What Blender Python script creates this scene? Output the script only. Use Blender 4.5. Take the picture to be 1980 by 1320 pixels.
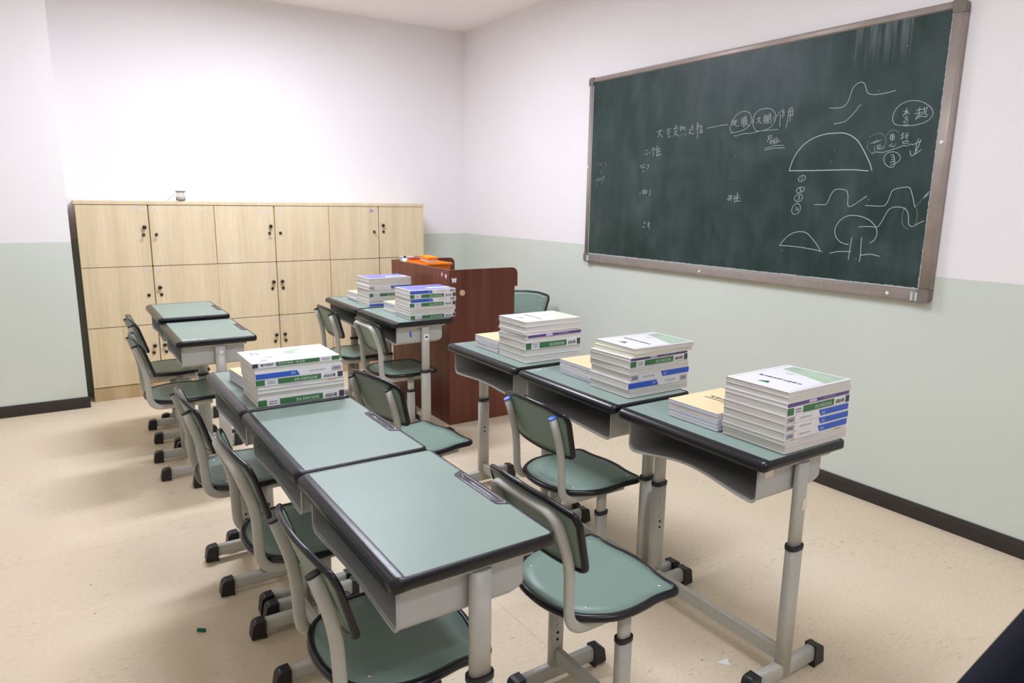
import bpy, bmesh, math, random
from mathutils import Vector, Matrix

# ---------------------------------------------------------------- clearing
for _o in list(bpy.data.objects):
    bpy.data.objects.remove(_o)
S = bpy.context.scene
C = S.collection
random.seed(7)

# ---------------------------------------------------------------- camera
cam_data = bpy.data.cameras.new('camera')
cam = bpy.data.objects.new('camera', cam_data)
C.objects.link(cam)
_r = Vector((0.83801804, -0.54547724, 0.01342926))
_u = Vector((0.09646651, 0.1723361, 0.98030326))
_f = Vector((0.53704746, 0.82021634, -0.19704105))
cam.matrix_world = Matrix(((_r.x, _u.x, -_f.x, 0.0), (_r.y, _u.y, -_f.y, 0.0), (_r.z, _u.z, -_f.z, 1.4726), (0, 0, 0, 1)))
cam_data.sensor_width = 36.0
cam_data.lens = 24.5836
cam_data.clip_start = 0.02
cam_data.dof.use_dof = True
cam_data.dof.focus_distance = 2.3
cam_data.dof.aperture_fstop = 7.0
S.camera = cam

# ---------------------------------------------------------------- world, exposure
world = bpy.data.worlds.new('world')
S.world = world
world.use_nodes = True
world.node_tree.nodes['Background'].inputs[0].default_value = (0.85, 0.93, 1.0, 1)
world.node_tree.nodes['Background'].inputs[1].default_value = 0.0
S.view_settings.view_transform = 'Standard'
S.view_settings.look = 'None'
S.view_settings.gamma = 1.0
S.view_settings.use_curve_mapping = False
S.view_settings.exposure = 0.0
S.cycles.use_denoising = True
S.cycles.max_bounces = 10
S.cycles.diffuse_bounces = 6

# ---------------------------------------------------------------- room size and lights
XW, YB, ZC = 3.355, 6.0, 2.983       # right wall, back wall, ceiling
XL, YN = -2.6, -1.6                  # left wall, near wall
ZG = 1.16                            # top of the green dado
LIGHTS = [(1.30, 4.35, 150), (1.25, 1.75, 80), (-1.1, 4.35, 12), (-1.1, 1.75, 5), (1.20, -0.6, 50), (-1.1, -0.6, 4)]
LCOL = (0.91, 0.965, 1.12)
for lx, ly, lw in LIGHTS:
    ld = bpy.data.lights.new('panel_lamp', 'AREA')
    ld.shape = 'RECTANGLE'; ld.size = 1.15; ld.size_y = 0.25
    ld.energy = lw * 0.44; ld.color = LCOL
    lo = bpy.data.objects.new('panel_lamp', ld)
    C.objects.link(lo); lo.location = (lx, ly, ZC - 0.06)

# ---------------------------------------------------------------- materials
def lin(c):
    return tuple(((x / 255) / 12.92 if x / 255 <= 0.04045 else ((x / 255 + 0.055) / 1.055) ** 2.4) for x in c)

def mat(name, rgb, rough=0.5, spec=0.5, metal=0.0, noise=0.0, scale=40.0, bump=0.0, coat=0.0, emit=None, trans=0.0):
    m = bpy.data.materials.new(name); m.use_nodes = True
    nt = m.node_tree; b = nt.nodes['Principled BSDF']
    col = lin(rgb) + (1,)
    b.inputs['Base Color'].default_value = col
    b.inputs['Roughness'].default_value = rough
    b.inputs['Specular IOR Level'].default_value = spec
    b.inputs['Metallic'].default_value = metal
    b.inputs['Coat Weight'].default_value = coat
    b.inputs['Coat Roughness'].default_value = 0.15
    if trans: b.inputs['Transmission Weight'].default_value = trans
    if emit:
        b.inputs['Emission Color'].default_value = emit[:3] + (1,)
        b.inputs['Emission Strength'].default_value = emit[3]
    if noise or bump:
        tc = nt.nodes.new('ShaderNodeTexCoord')
        nz = nt.nodes.new('ShaderNodeTexNoise'); nz.inputs['Scale'].default_value = scale; nz.inputs['Detail'].default_value = 4
        nt.links.new(tc.outputs['Object'], nz.inputs['Vector'])
        if noise:
            rp = nt.nodes.new('ShaderNodeValToRGB')
            e = rp.color_ramp.elements
            e[0].position = 0.3; e[1].position = 0.7
            e[0].color = tuple(c * (1 - noise) for c in col[:3]) + (1,)
            e[1].color = tuple(min(1, c * (1 + noise)) for c in col[:3]) + (1,)
            nt.links.new(nz.outputs['Fac'], rp.inputs['Fac'])
            nt.links.new(rp.outputs['Color'], b.inputs['Base Color'])
        if bump:
            bp = nt.nodes.new('ShaderNodeBump'); bp.inputs['Strength'].default_value = bump; bp.inputs['Distance'].default_value = 0.002
            nt.links.new(nz.outputs['Fac'], bp.inputs['Height'])
            nt.links.new(bp.outputs['Normal'], b.inputs['Normal'])
    return m

def nd(nt, t, **kw):
    n = nt.nodes.new(t)
    for k, v in kw.items():
        setattr(n, k, v)
    return n

def ramp(nt, src, stops):
    rp = nd(nt, 'ShaderNodeValToRGB')
    e = rp.color_ramp.elements
    while len(e) < len(stops): e.new(0.5)
    for el, (p, c) in zip(e, stops):
        el.position = p; el.color = tuple(c) + (1,) if len(c) == 3 else c
    nt.links.new(src, rp.inputs['Fac'])
    return rp.outputs['Color']

def mix(nt, fac, a, b, mode='MIX'):
    n = nd(nt, 'ShaderNodeMix', data_type='RGBA', blend_type=mode)
    for i, v in ((0, fac), (6, a), (7, b)):
        if hasattr(v, 'is_linked') or hasattr(v, 'links'): nt.links.new(v, n.inputs[i])
        else: n.inputs[i].default_value = v
    return n.outputs[2]

def math_(nt, op, a, b=None, c=None):
    n = nd(nt, 'ShaderNodeMath', operation=op)
    for i, v in enumerate((a, b, c)):
        if v is None: continue
        if hasattr(v, 'links'): nt.links.new(v, n.inputs[i])
        else: n.inputs[i].default_value = v
    return n.outputs[0]

def noise_(nt, vec, scale, detail=4, rough=0.5, vscale=None):
    if vscale:
        mp = nd(nt, 'ShaderNodeMapping'); mp.inputs['Scale'].default_value = vscale
        nt.links.new(vec, mp.inputs['Vector']); vec = mp.outputs['Vector']
    n = nd(nt, 'ShaderNodeTexNoise'); n.inputs['Scale'].default_value = scale
    n.inputs['Detail'].default_value = detail; n.inputs['Roughness'].default_value = rough
    nt.links.new(vec, n.inputs['Vector'])
    return n.outputs['Fac']

def wall_mat():
    m = bpy.data.materials.new('two tone wall paint'); m.use_nodes = True
    nt = m.node_tree; b = nt.nodes['Principled BSDF']
    g = nd(nt, 'ShaderNodeNewGeometry')
    sp = nd(nt, 'ShaderNodeSeparateXYZ'); nt.links.new(g.outputs['Position'], sp.inputs[0])
    wob = math_(nt, 'MULTIPLY', noise_(nt, g.outputs['Position'], 6.0), 0.004)
    z = math_(nt, 'ADD', sp.outputs['Z'], wob)
    f = math_(nt, 'GREATER_THAN', z, ZG + 0.002)
    n1 = noise_(nt, g.outputs['Position'], 1.3, 3)
    green = ramp(nt, n1, [(0.3, lin((210, 217, 207))), (0.7, lin((215, 222, 212)))])
    white = ramp(nt, n1, [(0.3, lin((240, 236, 237))), (0.7, lin((244, 240, 241)))])
    nt.links.new(mix(nt, f, green, white), b.inputs['Base Color'])
    b.inputs['Roughness'].default_value = 0.62
    b.inputs['Specular IOR Level'].default_value = 0.25
    bp = nd(nt, 'ShaderNodeBump'); bp.inputs['Strength'].default_value = 0.06; bp.inputs['Distance'].default_value = 0.002
    nt.links.new(noise_(nt, g.outputs['Position'], 60, 3), bp.inputs['Height'])
    nt.links.new(bp.outputs['Normal'], b.inputs['Normal'])
    return m

def floor_mat():
    m = bpy.data.materials.new('beige vinyl floor'); m.use_nodes = True
    nt = m.node_tree; b = nt.nodes['Principled BSDF']
    g = nd(nt, 'ShaderNodeNewGeometry'); P = g.outputs['Position']
    sp = nd(nt, 'ShaderNodeSeparateXYZ'); nt.links.new(P, sp.inputs[0])
    base = ramp(nt, noise_(nt, P, 0.9, 4), [(0.3, lin((220, 202, 174))), (0.7, lin((227, 211, 186)))])
    fine = ramp(nt, noise_(nt, P, 55, 3, vscale=(1, 3, 1)), [(0.35, (0.93, 0.93, 0.93)), (0.65, (1.02, 1.02, 1.02))])
    col = mix(nt, 1.0, base, fine, 'MULTIPLY')
    # scuffs: thin smears along the walking direction, and small dark specks
    st = noise_(nt, P, 26, 8, 0.75, (0.55, 2.8, 1))
    big = noise_(nt, P, 1.7, 4)
    sm = math_(nt, 'MULTIPLY', ramp(nt, st, [(0.53, (0, 0, 0)), (0.63, (1, 1, 1))]), ramp(nt, big, [(0.44, (0, 0, 0)), (0.60, (1, 1, 1))]))
    col = mix(nt, math_(nt, 'MULTIPLY', sm, 0.30), col, lin((152, 130, 104)) + (1,))
    st2 = noise_(nt, P, 44, 6, 0.7, (0.5, 2.4, 1))
    big2 = noise_(nt, P, 3.1, 3, 0.5, (1.0, 1.3, 1))
    sm2 = math_(nt, 'MULTIPLY', ramp(nt, st2, [(0.60, (0, 0, 0)), (0.66, (1, 1, 1))]), ramp(nt, big2, [(0.50, (0, 0, 0)), (0.60, (1, 1, 1))]))
    col = mix(nt, math_(nt, 'MULTIPLY', sm2, 0.60), col, lin((104, 86, 66)) + (1,))
    vo = nd(nt, 'ShaderNodeTexVoronoi', voronoi_dimensions='2D'); vo.inputs['Scale'].default_value = 6.0; vo.inputs['Randomness'].default_value = 1.0
    nt.links.new(P, vo.inputs['Vector'])
    wn = nd(nt, 'ShaderNodeSeparateColor'); nt.links.new(vo.outputs['Color'], wn.inputs[0])
    rad = math_(nt, 'MULTIPLY', math_(nt, 'POWER', wn.outputs[0], 4.0), 0.050)
    dk = math_(nt, 'LESS_THAN', math_(nt, 'ADD', vo.outputs['Distance'], math_(nt, 'MULTIPLY', noise_(nt, P, 90), 0.04)), rad)
    col = mix(nt, math_(nt, 'MULTIPLY', dk, 0.62), col, lin((84, 72, 60)) + (1,))
    # welded seams of the vinyl sheets
    def seam(c, x0, period):
        d = math_(nt, 'ABSOLUTE', math_(nt, 'SUBTRACT', math_(nt, 'PINGPONG', math_(nt, 'SUBTRACT', c, x0), period), 0.0))
        return math_(nt, 'LESS_THAN', d, 0.0016)
    s = math_(nt, 'MAXIMUM', seam(sp.outputs['X'], 1.266, 1.6), seam(sp.outputs['Y'], 3.26, 2.4))
    col = mix(nt, math_(nt, 'MULTIPLY', s, 0.35), col, lin((150, 122, 88)) + (1,))
    nt.links.new(col, b.inputs['Base Color'])
    b.inputs['Roughness'].default_value = 0.5
    b.inputs['Specular IOR Level'].default_value = 0.3
    bp = nd(nt, 'ShaderNodeBump'); bp.inputs['Strength'].default_value = 0.08; bp.inputs['Distance'].default_value = 0.002
    nt.links.new(noise_(nt, P, 35, 3), bp.inputs['Height'])
    nt.links.new(bp.outputs['Normal'], b.inputs['Normal'])
    return m

def wood_mat(name, c1, c2, c3, rough=0.45, scale=1.0, axis='Z', spec=0.35):
    m = bpy.data.materials.new(name); m.use_nodes = True
    nt = m.node_tree; b = nt.nodes['Principled BSDF']
    g = nd(nt, 'ShaderNodeNewGeometry')
    vs = {'Z': (1, 1, 0.06), 'X': (0.06, 1, 1), 'Y': (1, 0.06, 1)}[axis]
    a = noise_(nt, g.outputs['Position'], 11 * scale, 6, 0.62, vs)
    f = noise_(nt, g.outputs['Position'], 130 * scale, 3, 0.6, (vs[0], vs[1], vs[2] * 0.6))
    col = ramp(nt, a, [(0.28, lin(c1)), (0.5, lin(c2)), (0.72, lin(c3))])
    fine = ramp(nt, f, [(0.3, (0.93, 0.92, 0.90)), (0.7, (1.03, 1.03, 1.03))])
    nt.links.new(mix(nt, 1.0, col, fine, 'MULTIPLY'), b.inputs['Base Color'])
    b.inputs['Roughness'].default_value = rough
    b.inputs['Specular IOR Level'].default_value = spec
    return m

def board_mat():
    m = bpy.data.materials.new('green chalkboard'); m.use_nodes = True
    nt = m.node_tree; b = nt.nodes['Principled BSDF']
    g = nd(nt, 'ShaderNodeNewGeometry'); P = g.outputs['Position']
    sp = nd(nt, 'ShaderNodeSeparateXYZ'); nt.links.new(P, sp.inputs[0])
    wv = nd(nt, 'ShaderNodeTexNoise'); wv.inputs['Scale'].default_value = 2.2; wv.inputs['Detail'].default_value = 3
    wv.inputs['Distortion'].default_value = 1.8
    nt.links.new(P, wv.inputs['Vector'])
    dust = ramp(nt, wv.outputs['Fac'], [(0.42, (0, 0, 0)), (0.78, (1, 1, 1))])
    low = noise_(nt, P, 9, 5, 0.6, (1, 1, 0.35))
    col = mix(nt, math_(nt, 'MULTIPLY', dust, 0.22), lin((30, 53, 49)) + (1,), lin((96, 112, 118)) + (1,))
    col = mix(nt, math_(nt, 'MULTIPLY', ramp(nt, low, [(0.45, (0, 0, 0)), (0.8, (1, 1, 1))]), 0.06), col, lin((190, 196, 200)) + (1,))
    # vertical wipe streaks hanging from the top edge near the right end
    st = noise_(nt, P, 60, 3, 0.6, (1, 1, 0.04))
    my = math_(nt, 'MULTIPLY', math_(nt, 'GREATER_THAN', sp.outputs['Y'], 1.83), math_(nt, 'LESS_THAN', sp.outputs['Y'], 2.10))
    mz = ramp(nt, math_(nt, 'SUBTRACT', sp.outputs['Z'], 1.3), [(0.80, (0, 0, 0)), (0.98, (1, 1, 1))])
    k = math_(nt, 'MULTIPLY', math_(nt, 'MULTIPLY', my, mz), ramp(nt, st, [(0.42, (0, 0, 0)), (0.6, (1, 1, 1))]))
    col = mix(nt, math_(nt, 'MULTIPLY', k, 0.28), col, lin((160, 168, 178)) + (1,))
    # chalk dust gathered along the bottom and the two sides, with a ragged edge
    rag = math_(nt, 'MULTIPLY', noise_(nt, P, 70, 4), 0.012)
    e1 = math_(nt, 'LESS_THAN', math_(nt, 'SUBTRACT', sp.outputs['Z'], 1.098), rag)
    e2 = math_(nt, 'LESS_THAN', math_(nt, 'SUBTRACT', sp.outputs['Y'], 1.661), math_(nt, 'MULTIPLY', rag, 0.95))
    e = math_(nt, 'MAXIMUM', e1, e2)
    col = mix(nt, math_(nt, 'MULTIPLY', e, 0.7), col, lin((205, 206, 204)) + (1,))
    nt.links.new(col, b.inputs['Base Color'])
    b.inputs['Roughness'].default_value = 0.42
    b.inputs['Specular IOR Level'].default_value = 0.35
    return m

def page_mat(name, c1, c2):
    m = bpy.data.materials.new(name); m.use_nodes = True
    nt = m.node_tree; b = nt.nodes['Principled BSDF']
    tc = nd(nt, 'ShaderNodeTexCoord')
    n = noise_(nt, tc.outputs['Object'], 260, 2, 0.5, (0.02, 0.02, 4))
    nt.links.new(ramp(nt, n, [(0.35, lin(c1)), (0.65, lin(c2))]), b.inputs['Base Color'])
    b.inputs['Roughness'].default_value = 0.7
    b.inputs['Specular IOR Level'].default_value = 0.2
    return m

def laminate_mat(name, c, rough, dv=0.035):
    m = bpy.data.materials.new(name); m.use_nodes = True
    nt = m.node_tree; b = nt.nodes['Principled BSDF']
    tc = nd(nt, 'ShaderNodeTexCoord')
    n = noise_(nt, tc.outputs['Object'], 420, 2)
    n2 = noise_(nt, tc.outputs['Object'], 5, 3)
    a = lin(c)
    c1 = ramp(nt, n, [(0.3, tuple(x * (1 - dv) for x in a)), (0.7, tuple(x * (1 + dv) for x in a))])
    c2 = ramp(nt, n2, [(0.3, (0.96, 0.96, 0.96)), (0.7, (1.03, 1.03, 1.03))])
    nt.links.new(mix(nt, 1.0, c1, c2, 'MULTIPLY'), b.inputs['Base Color'])
    b.inputs['Roughness'].default_value = rough
    b.inputs['Specular IOR Level'].default_value = 0.4
    bp = nd(nt, 'ShaderNodeBump'); bp.inputs['Strength'].default_value = 0.15; bp.inputs['Distance'].default_value = 0.0006
    nt.links.new(n, bp.inputs['Height']); nt.links.new(bp.outputs['Normal'], b.inputs['Normal'])
    return m

M = dict(
    wall=wall_mat(), floor=floor_mat(), ceil=mat('ceiling paint', (252, 247, 245), 0.8, 0.2, noise=0.01, scale=2),
    skirt=mat('black brown skirting', (48, 42, 40), 0.35, 0.45, noise=0.05, scale=20),
    locker=wood_mat('pale ash laminate', (210, 190, 152), (224, 206, 171), (232, 216, 184), 0.42),
    lockedge=wood_mat('pale ash edge', (178, 152, 112), (198, 174, 136), (210, 188, 150), 0.5),
    groove=mat('dark joint between doors', (96, 74, 50), 0.8, 0.2),
    podium=wood_mat('red brown veneer', (86, 42, 31), (106, 56, 42), (120, 67, 52), 0.38, 1.3),
    laminate=laminate_mat('sage green laminate', (132, 150, 140), 0.38),
    seatlam=laminate_mat('sage green seat laminate', (119, 141, 129), 0.38),
    trim=mat('black plastic edge', (21, 20, 25), 0.25, 0.42, bump=0.08, scale=500),
    trimgrey=mat('worn charcoal plastic edge', (70, 65, 72), 0.28, 0.55, bump=0.08, scale=400),
    metal=mat('warm grey powder coat', (184, 182, 174), 0.38, 0.45, noise=0.03, scale=60, bump=0.05),
    boxm=mat('grey plastic book box', (180, 180, 177), 0.36, 0.45, noise=0.02, scale=30),
    cap=mat('black rubber', (34, 33, 36), 0.42, 0.4),
    bluecap=mat('blue plastic cap', (88, 124, 214), 0.4, 0.5),
    steel=mat('bright screw steel', (210, 212, 212), 0.25, 0.5, 1.0),
    hole=mat('dark hole', (20, 20, 20), 0.8, 0.2),
    board=board_mat(),
    frame=mat('worn aluminium frame', (168, 156, 149), 0.45, 0.5, 0.25, noise=0.08, scale=12),
    framecorner=mat('dull grey plastic corner', (122, 112, 106), 0.5, 0.4, noise=0.05, scale=30),
    chalk=mat('white chalk', (186, 196, 196), 0.9, 0.1), chalkfaint=mat('faint chalk', (134, 148, 148), 0.9, 0.1),
    black=mat('black knob plastic', (26, 25, 26), 0.3, 0.5),
    paper=mat('white paper', (238, 236, 238), 0.55, 0.3), page=page_mat('page edges', (204, 200, 192), (228, 225, 219)),
    pagecool=page_mat('cool page edges', (204, 206, 222), (226, 227, 238)),
    cover=mat('white glossy cover', (232, 230, 232), 0.32, 0.5), kraft=mat('yellow kraft cover', (232, 210, 168), 0.55, 0.3, noise=0.02, scale=60),
    greenp=mat('green print', (60, 116, 66), 0.35), greent=mat('pale green print', (170, 192, 168), 0.35, noise=0.12, scale=14),
    greenl=mat('very pale green print', (212, 226, 196), 0.35, noise=0.03, scale=10),
    bluep=mat('blue print', (52, 92, 196), 0.35), violet=mat('violet blue print', (120, 122, 204), 0.32, noise=0.08, scale=8),
    purple=mat('purple print', (96, 68, 134), 0.35, noise=0.15, scale=20), lilac=mat('lilac print', (212, 196, 230), 0.35),
    yellowp=mat('pale yellow cover', (232, 230, 178), 0.4), orangep=mat('orange print', (214, 152, 92), 0.4),
    greyp=mat('grey print', (172, 172, 180), 0.4), inkp=mat('black ink', (62, 60, 66), 0.5), dark=mat('dark photo print', (66, 66, 76), 0.4, noise=0.3, scale=120),
    greyink=mat('grey ink', (136, 136, 142), 0.5), whitep=mat('white ink', (206, 222, 208), 0.4),
    orange=mat('orange plastic', (244, 142, 34), 0.35, 0.5), sponge=mat('orange felt', (240, 140, 44), 0.8, 0.2), tan=mat('pale felt', (212, 196, 180), 0.9, 0.1),
    red=mat('red box', (198, 84, 58), 0.45), sred=mat('red ink line', (178, 96, 86), 0.6), slabel=mat('pink white sticker', (234, 220, 206), 0.5),
    clear=mat('clear plastic', (226, 228, 230), 0.3, 0.5, trans=0.35),
    glass=mat('jar glass', (240, 242, 242), 0.04, 0.5, trans=1.0), cork=mat('brown jar lid', (136, 118, 98), 0.6),
    wax=mat('yellowed tape blob', (206, 184, 138), 0.5), pink=mat('pink sticker', (226, 180, 196), 0.5), bluetape=mat('blue tape', (46, 88, 190), 0.5),
    navy=mat('dark navy fabric', (24, 27, 40), 0.85, 0.2, noise=0.12, scale=200, bump=0.3),
    greenchalk=mat('green chalk', (34, 112, 84), 0.8, 0.1),
    lamp=mat('lamp diffuser', (250, 250, 248), 0.4, emit=(1.0, 0.96, 0.9, 1.5)), lampframe=mat('white lamp frame', (235, 235, 232), 0.4),
)

# ---------------------------------------------------------------- mesh helpers
class MB:
    def __init__(self):
        self.v, self.f, self.s = [], [], []
    def add(self, vs, fs, smooth=False, T=None):
        o = len(self.v)
        for p in vs:
            p = Vector(p)
            self.v.append(T @ p if T else p)
        for f in fs:
            self.f.append(tuple(o + i for i in f)); self.s.append(smooth)
    def mesh(self, name):
        me = bpy.data.meshes.new(name)
        me.from_pydata([tuple(p) for p in self.v], [], self.f)
        me.polygons.foreach_set('use_smooth', self.s)
        bm = bmesh.new(); bm.from_mesh(me)
        bmesh.ops.remove_doubles(bm, verts=bm.verts, dist=1e-6)
        bmesh.ops.recalc_face_normals(bm, faces=bm.faces)
        bm.to_mesh(me); bm.free()
        return me
    def box(self, x0, x1, y0, y1, z0, z1, bev=0.0, T=None, seg=1):
        if bev <= 0:
            vs = [(x, y, z) for x in (x0, x1) for y in (y0, y1) for z in (z0, z1)]
            self.add(vs, [(0, 1, 3, 2), (4, 6, 7, 5), (0, 4, 5, 1), (2, 3, 7, 6), (0, 2, 6, 4), (1, 5, 7, 3)], False, T)
            return self
        bm = bmesh.new()
        bmesh.ops.create_cube(bm, size=1.0)
        for w in bm.verts:
            w.co = Vector(((x0 + x1) / 2 + w.co.x * (x1 - x0), (y0 + y1) / 2 + w.co.y * (y1 - y0), (z0 + z1) / 2 + w.co.z * (z1 - z0)))
        bmesh.ops.bevel(bm, geom=list(bm.edges), offset=bev, segments=seg, profile=0.5, affect='EDGES')
        bm.verts.ensure_lookup_table()
        self.add([w.co.copy() for w in bm.verts], [[w.index for w in f.verts] for f in bm.faces], seg > 1, T)
        bm.free()
        return self
    def prism(self, pts, h0, h1, T=None, smooth=False):
        n = len(pts)
        vs = [(p[0], p[1], h0) for p in pts] + [(p[0], p[1], h1) for p in pts]
        fs = [tuple(range(n))[::-1], tuple(range(n, 2 * n))]
        self.add(vs, fs, False, T)
        self.add(vs, [(i, (i + 1) % n, n + (i + 1) % n, n + i) for i in range(n)], smooth, T)
        return self
    def lathe(self, prof, n=20, T=None):
        vs, fs = [], []
        for r, z in prof:
            for k in range(n):
                a = 2 * math.pi * k / n
                vs.append((r * math.cos(a), r * math.sin(a), z))
        for i in range(len(prof) - 1):
            for k in range(n):
                k2 = (k + 1) % n
                fs.append((i * n + k, i * n + k2, (i + 1) * n + k2, (i + 1) * n + k))
        self.add(vs, fs, True, T)
        self.add(vs[:n], [tuple(range(n))[::-1]], False, T)
        self.add(vs[-n:], [tuple(range(n))], False, T)
        return self
    def sweep(self, path, prof, side=(0, 1, 0), caps=True, closed=False, smooth=True, T=None):
        """prof: 2-D points (s along the side vector, n along the normal)"""
        P = [Vector(p) for p in path]; n = len(P); m = len(prof)
        vs = []
        sd = Vector(side)
        for i, p in enumerate(P):
            if closed: t = (P[(i + 1) % n] - P[i - 1])
            else: t = (P[min(i + 1, n - 1)] - P[max(i - 1, 0)])
            t.normalize()
            sd = (sd - t * sd.dot(t))
            sd = sd.normalized() if sd.length > 1e-6 else t.orthogonal().normalized()
            nn = t.cross(sd)
            for a, b in prof: vs.append(p + sd * a + nn * b)
        fs = []
        rng = n if closed else n - 1
        for i in range(rng):
            j = (i + 1) % n
            for k in range(m):
                k2 = (k + 1) % m
                fs.append((i * m + k, i * m + k2, j * m + k2, j * m + k))
        self.add(vs, fs, smooth, T)
        if caps and not closed:
            self.add(vs[:m], [tuple(range(m))], False, T)
            self.add(vs[-m:], [tuple(range(m))], False, T)
        return self

def oval(a, b, n=14, p=2.6):
    out = []
    for i in range(n):
        t = 2 * math.pi * i / n
        c, s = math.cos(t), math.sin(t)
        out.append((a * math.copysign(abs(c) ** (2 / p), c), b * math.copysign(abs(s) ** (2 / p), s)))
    return out

def fillet(pts, r, n=6):
    P = [Vector(p) for p in pts]; out = [P[0]]
    rr = r if isinstance(r, (list, tuple)) else [r] * (len(P) - 2)
    for i in range(1, len(P) - 1):
        a = (P[i - 1] - P[i]).normalized(); b = (P[i + 1] - P[i]).normalized()
        ang = a.angle(b); d = rr[i - 1] / math.tan(ang / 2)
        s, e = P[i] + a * d, P[i] + b * d
        for k in range(n + 1):
            t = k / n
            out.append(s * (1 - t) ** 2 + P[i] * 2 * t * (1 - t) + e * t ** 2)
    out.append(P[-1])
    return out

def round_poly(pts, r, n=5):
    """closed 2-D polygon with rounded corners; r may be a list"""
    P = [Vector((p[0], p[1])) for p in pts]; m = len(P); out = []
    for i in range(m):
        rr = r[i] if isinstance(r, (list, tuple)) else r
        if rr <= 0: out.append(tuple(P[i])); continue
        a = (P[i - 1] - P[i]); b = (P[(i + 1) % m] - P[i])
        la, lb = a.length, b.length; a /= la; b /= lb
        ang = math.acos(max(-1, min(1, a.dot(b))))
        d = min(rr / math.tan(ang / 2), la * 0.49, lb * 0.49)
        s, e = P[i] + a * d, P[i] + b * d
        for k in range(n + 1):
            t = k / n
            q = s * (1 - t) ** 2 + P[i] * 2 * t * (1 - t) + e * t ** 2
            out.append((q.x, q.y))
    return out

def offset_poly(pts, d):
    n = len(pts); out = []
    area = sum(pts[i][0] * pts[(i + 1) % n][1] - pts[(i + 1) % n][0] * pts[i][1] for i in range(n))
    sg = 1 if area > 0 else -1
    for i in range(n):
        a, b = Vector(pts[i - 1]), Vector(pts[(i + 1) % n])
        t = (b - a)
        if t.length < 1e-9: out.append(pts[i]); continue
        t.normalize()
        out.append((pts[i][0] + t.y * d * sg, pts[i][1] - t.x * d * sg))
    return out

def resample(pts, step):
    P = [Vector(p) for p in pts]; out = []
    n = len(P)
    for i in range(n):
        a, b = P[i], P[(i + 1) % n]
        k = max(1, int((b - a).length / step))
        for j in range(k): out.append(tuple(a.lerp(b, j / k)))
    return out

def link(name, me, m, parent=None, loc=None):
    o = bpy.data.objects.new(name, me); C.objects.link(o)
    if m is not None and not me.materials: me.materials.append(m)
    if parent: o.parent = parent
    if loc: o.location = loc
    return o

def obj(name, mb, m, parent=None, loc=None, label=None):
    o = link(name, mb.mesh(name), M[m] if isinstance(m, str) else m, parent, loc)
    if label: o['label'] = label
    return o

def thing(name, label, cat, loc=(0, 0, 0), rz=0.0, group=None):
    o = bpy.data.objects.new(name, None); C.objects.link(o)
    o.empty_display_size = 0.05
    o.location = loc; o.rotation_euler = (0, 0, rz)
    o['label'] = label; o['category'] = cat
    if group: o['group'] = group
    return o

def tag(o, label, cat, group=None):
    o['label'] = label; o['category'] = cat
    if group: o['group'] = group
    return o

def struct(name, mb, m):
    o = obj(name, mb, m); o['kind'] = 'structure'
    return o

def children(o): return [c for c in bpy.data.objects if c.parent == o]

KIDS = {}
def dup(root, loc, rz=0.0, label=None, scale=None, group=None):
    def rec(o, parent):
        c = o.copy(); C.objects.link(c)
        if parent: c.parent = parent
        kids = KIDS.get(o.name)
        if kids is None:
            kids = KIDS[o.name] = children(o)
        for k in kids: rec(k, c)
        return c
    r = rec(root, None)
    r.location = loc; r.rotation_euler = (0, 0, rz)
    if label: r['label'] = label
    if scale: r.scale = scale
    if group: r['group'] = group
    return r

_txt = {}
def text_mesh(body, size, bold=0.0):
    """flat lettering as a mesh, centred on its own middle, in the XY plane"""
    key = (body, size, bold)
    if key in _txt: return _txt[key].copy()
    cu = bpy.data.curves.new('lettering', 'FONT')
    cu.body = body; cu.size = size; cu.align_x = 'CENTER'; cu.align_y = 'CENTER'; cu.resolution_u = 2; cu.offset = bold
    to = bpy.data.objects.new('lettering', cu); C.objects.link(to)
    bpy.context.view_layer.update()
    me = bpy.data.meshes.new_from_object(to.evaluated_get(bpy.context.evaluated_depsgraph_get()))
    bpy.data.objects.remove(to); bpy.data.curves.remove(cu)
    me.materials.clear()
    _txt[key] = me
    return me.copy()

def text_obj(name, body, size, T, m, parent, bold=0.0, label=None):
    me = text_mesh(body, size, bold)
    me.transform(T)
    o = link(name, me, M[m], parent)
    if label: o['label'] = label
    return o

def axes(o, x, y, z):
    """matrix whose columns are the given axes, at origin o"""
    x, y, z = Vector(x), Vector(y), Vector(z)
    return Matrix(((x.x, y.x, z.x, o[0]), (x.y, y.y, z.y, o[1]), (x.z, y.z, z.z, o[2]), (0, 0, 0, 1)))

# ================================================================ THE ROOM
XP, YP = 0.105, 5.62                 # the wall block left of the lockers ends here
T_ = 0.12
struct('floor', MB().box(XL, XW, YN, YB, -0.06, 0.0), 'floor')
struct('ceiling', MB().box(XL, XW, YN, YB, ZC, ZC + 0.08), 'ceil')
struct('wall_right', MB().box(XW, XW + T_, YN, YB + T_, 0, ZC), 'wall')
struct('wall_back', MB().box(XP - 0.02, XW, YB, YB + T_, 0, ZC), 'wall')
struct('wall_back_left', MB().box(XL, XP, YP, YB + T_, 0, ZC), 'wall')
struct('wall_left', MB().box(XL - T_, XL, YN, YB + T_, 0, ZC), 'wall')
struct('wall_near', MB().box(XL, XW, YN - T_, YN, 0, ZC), 'wall')
def skirting(p0, p1, inward):
    mb = MB()
    d = (Vector(p1) - Vector(p0)); L = d.length; d.normalize()
    prof = [(0, 0.0), (0.014, 0.0), (0.014, 0.062), (0.009, 0.066), (0.009, 0.072), (0.006, 0.078), (0, 0.078)]
    Tm = axes(p0, inward, (0, 0, 1), d)
    mb.prism(prof, 0, L, Tm)
    return mb
struct('baseboard_right', skirting((XW, YN, 0), (XW, YB, 0), (-1, 0, 0)), 'skirt')
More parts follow.
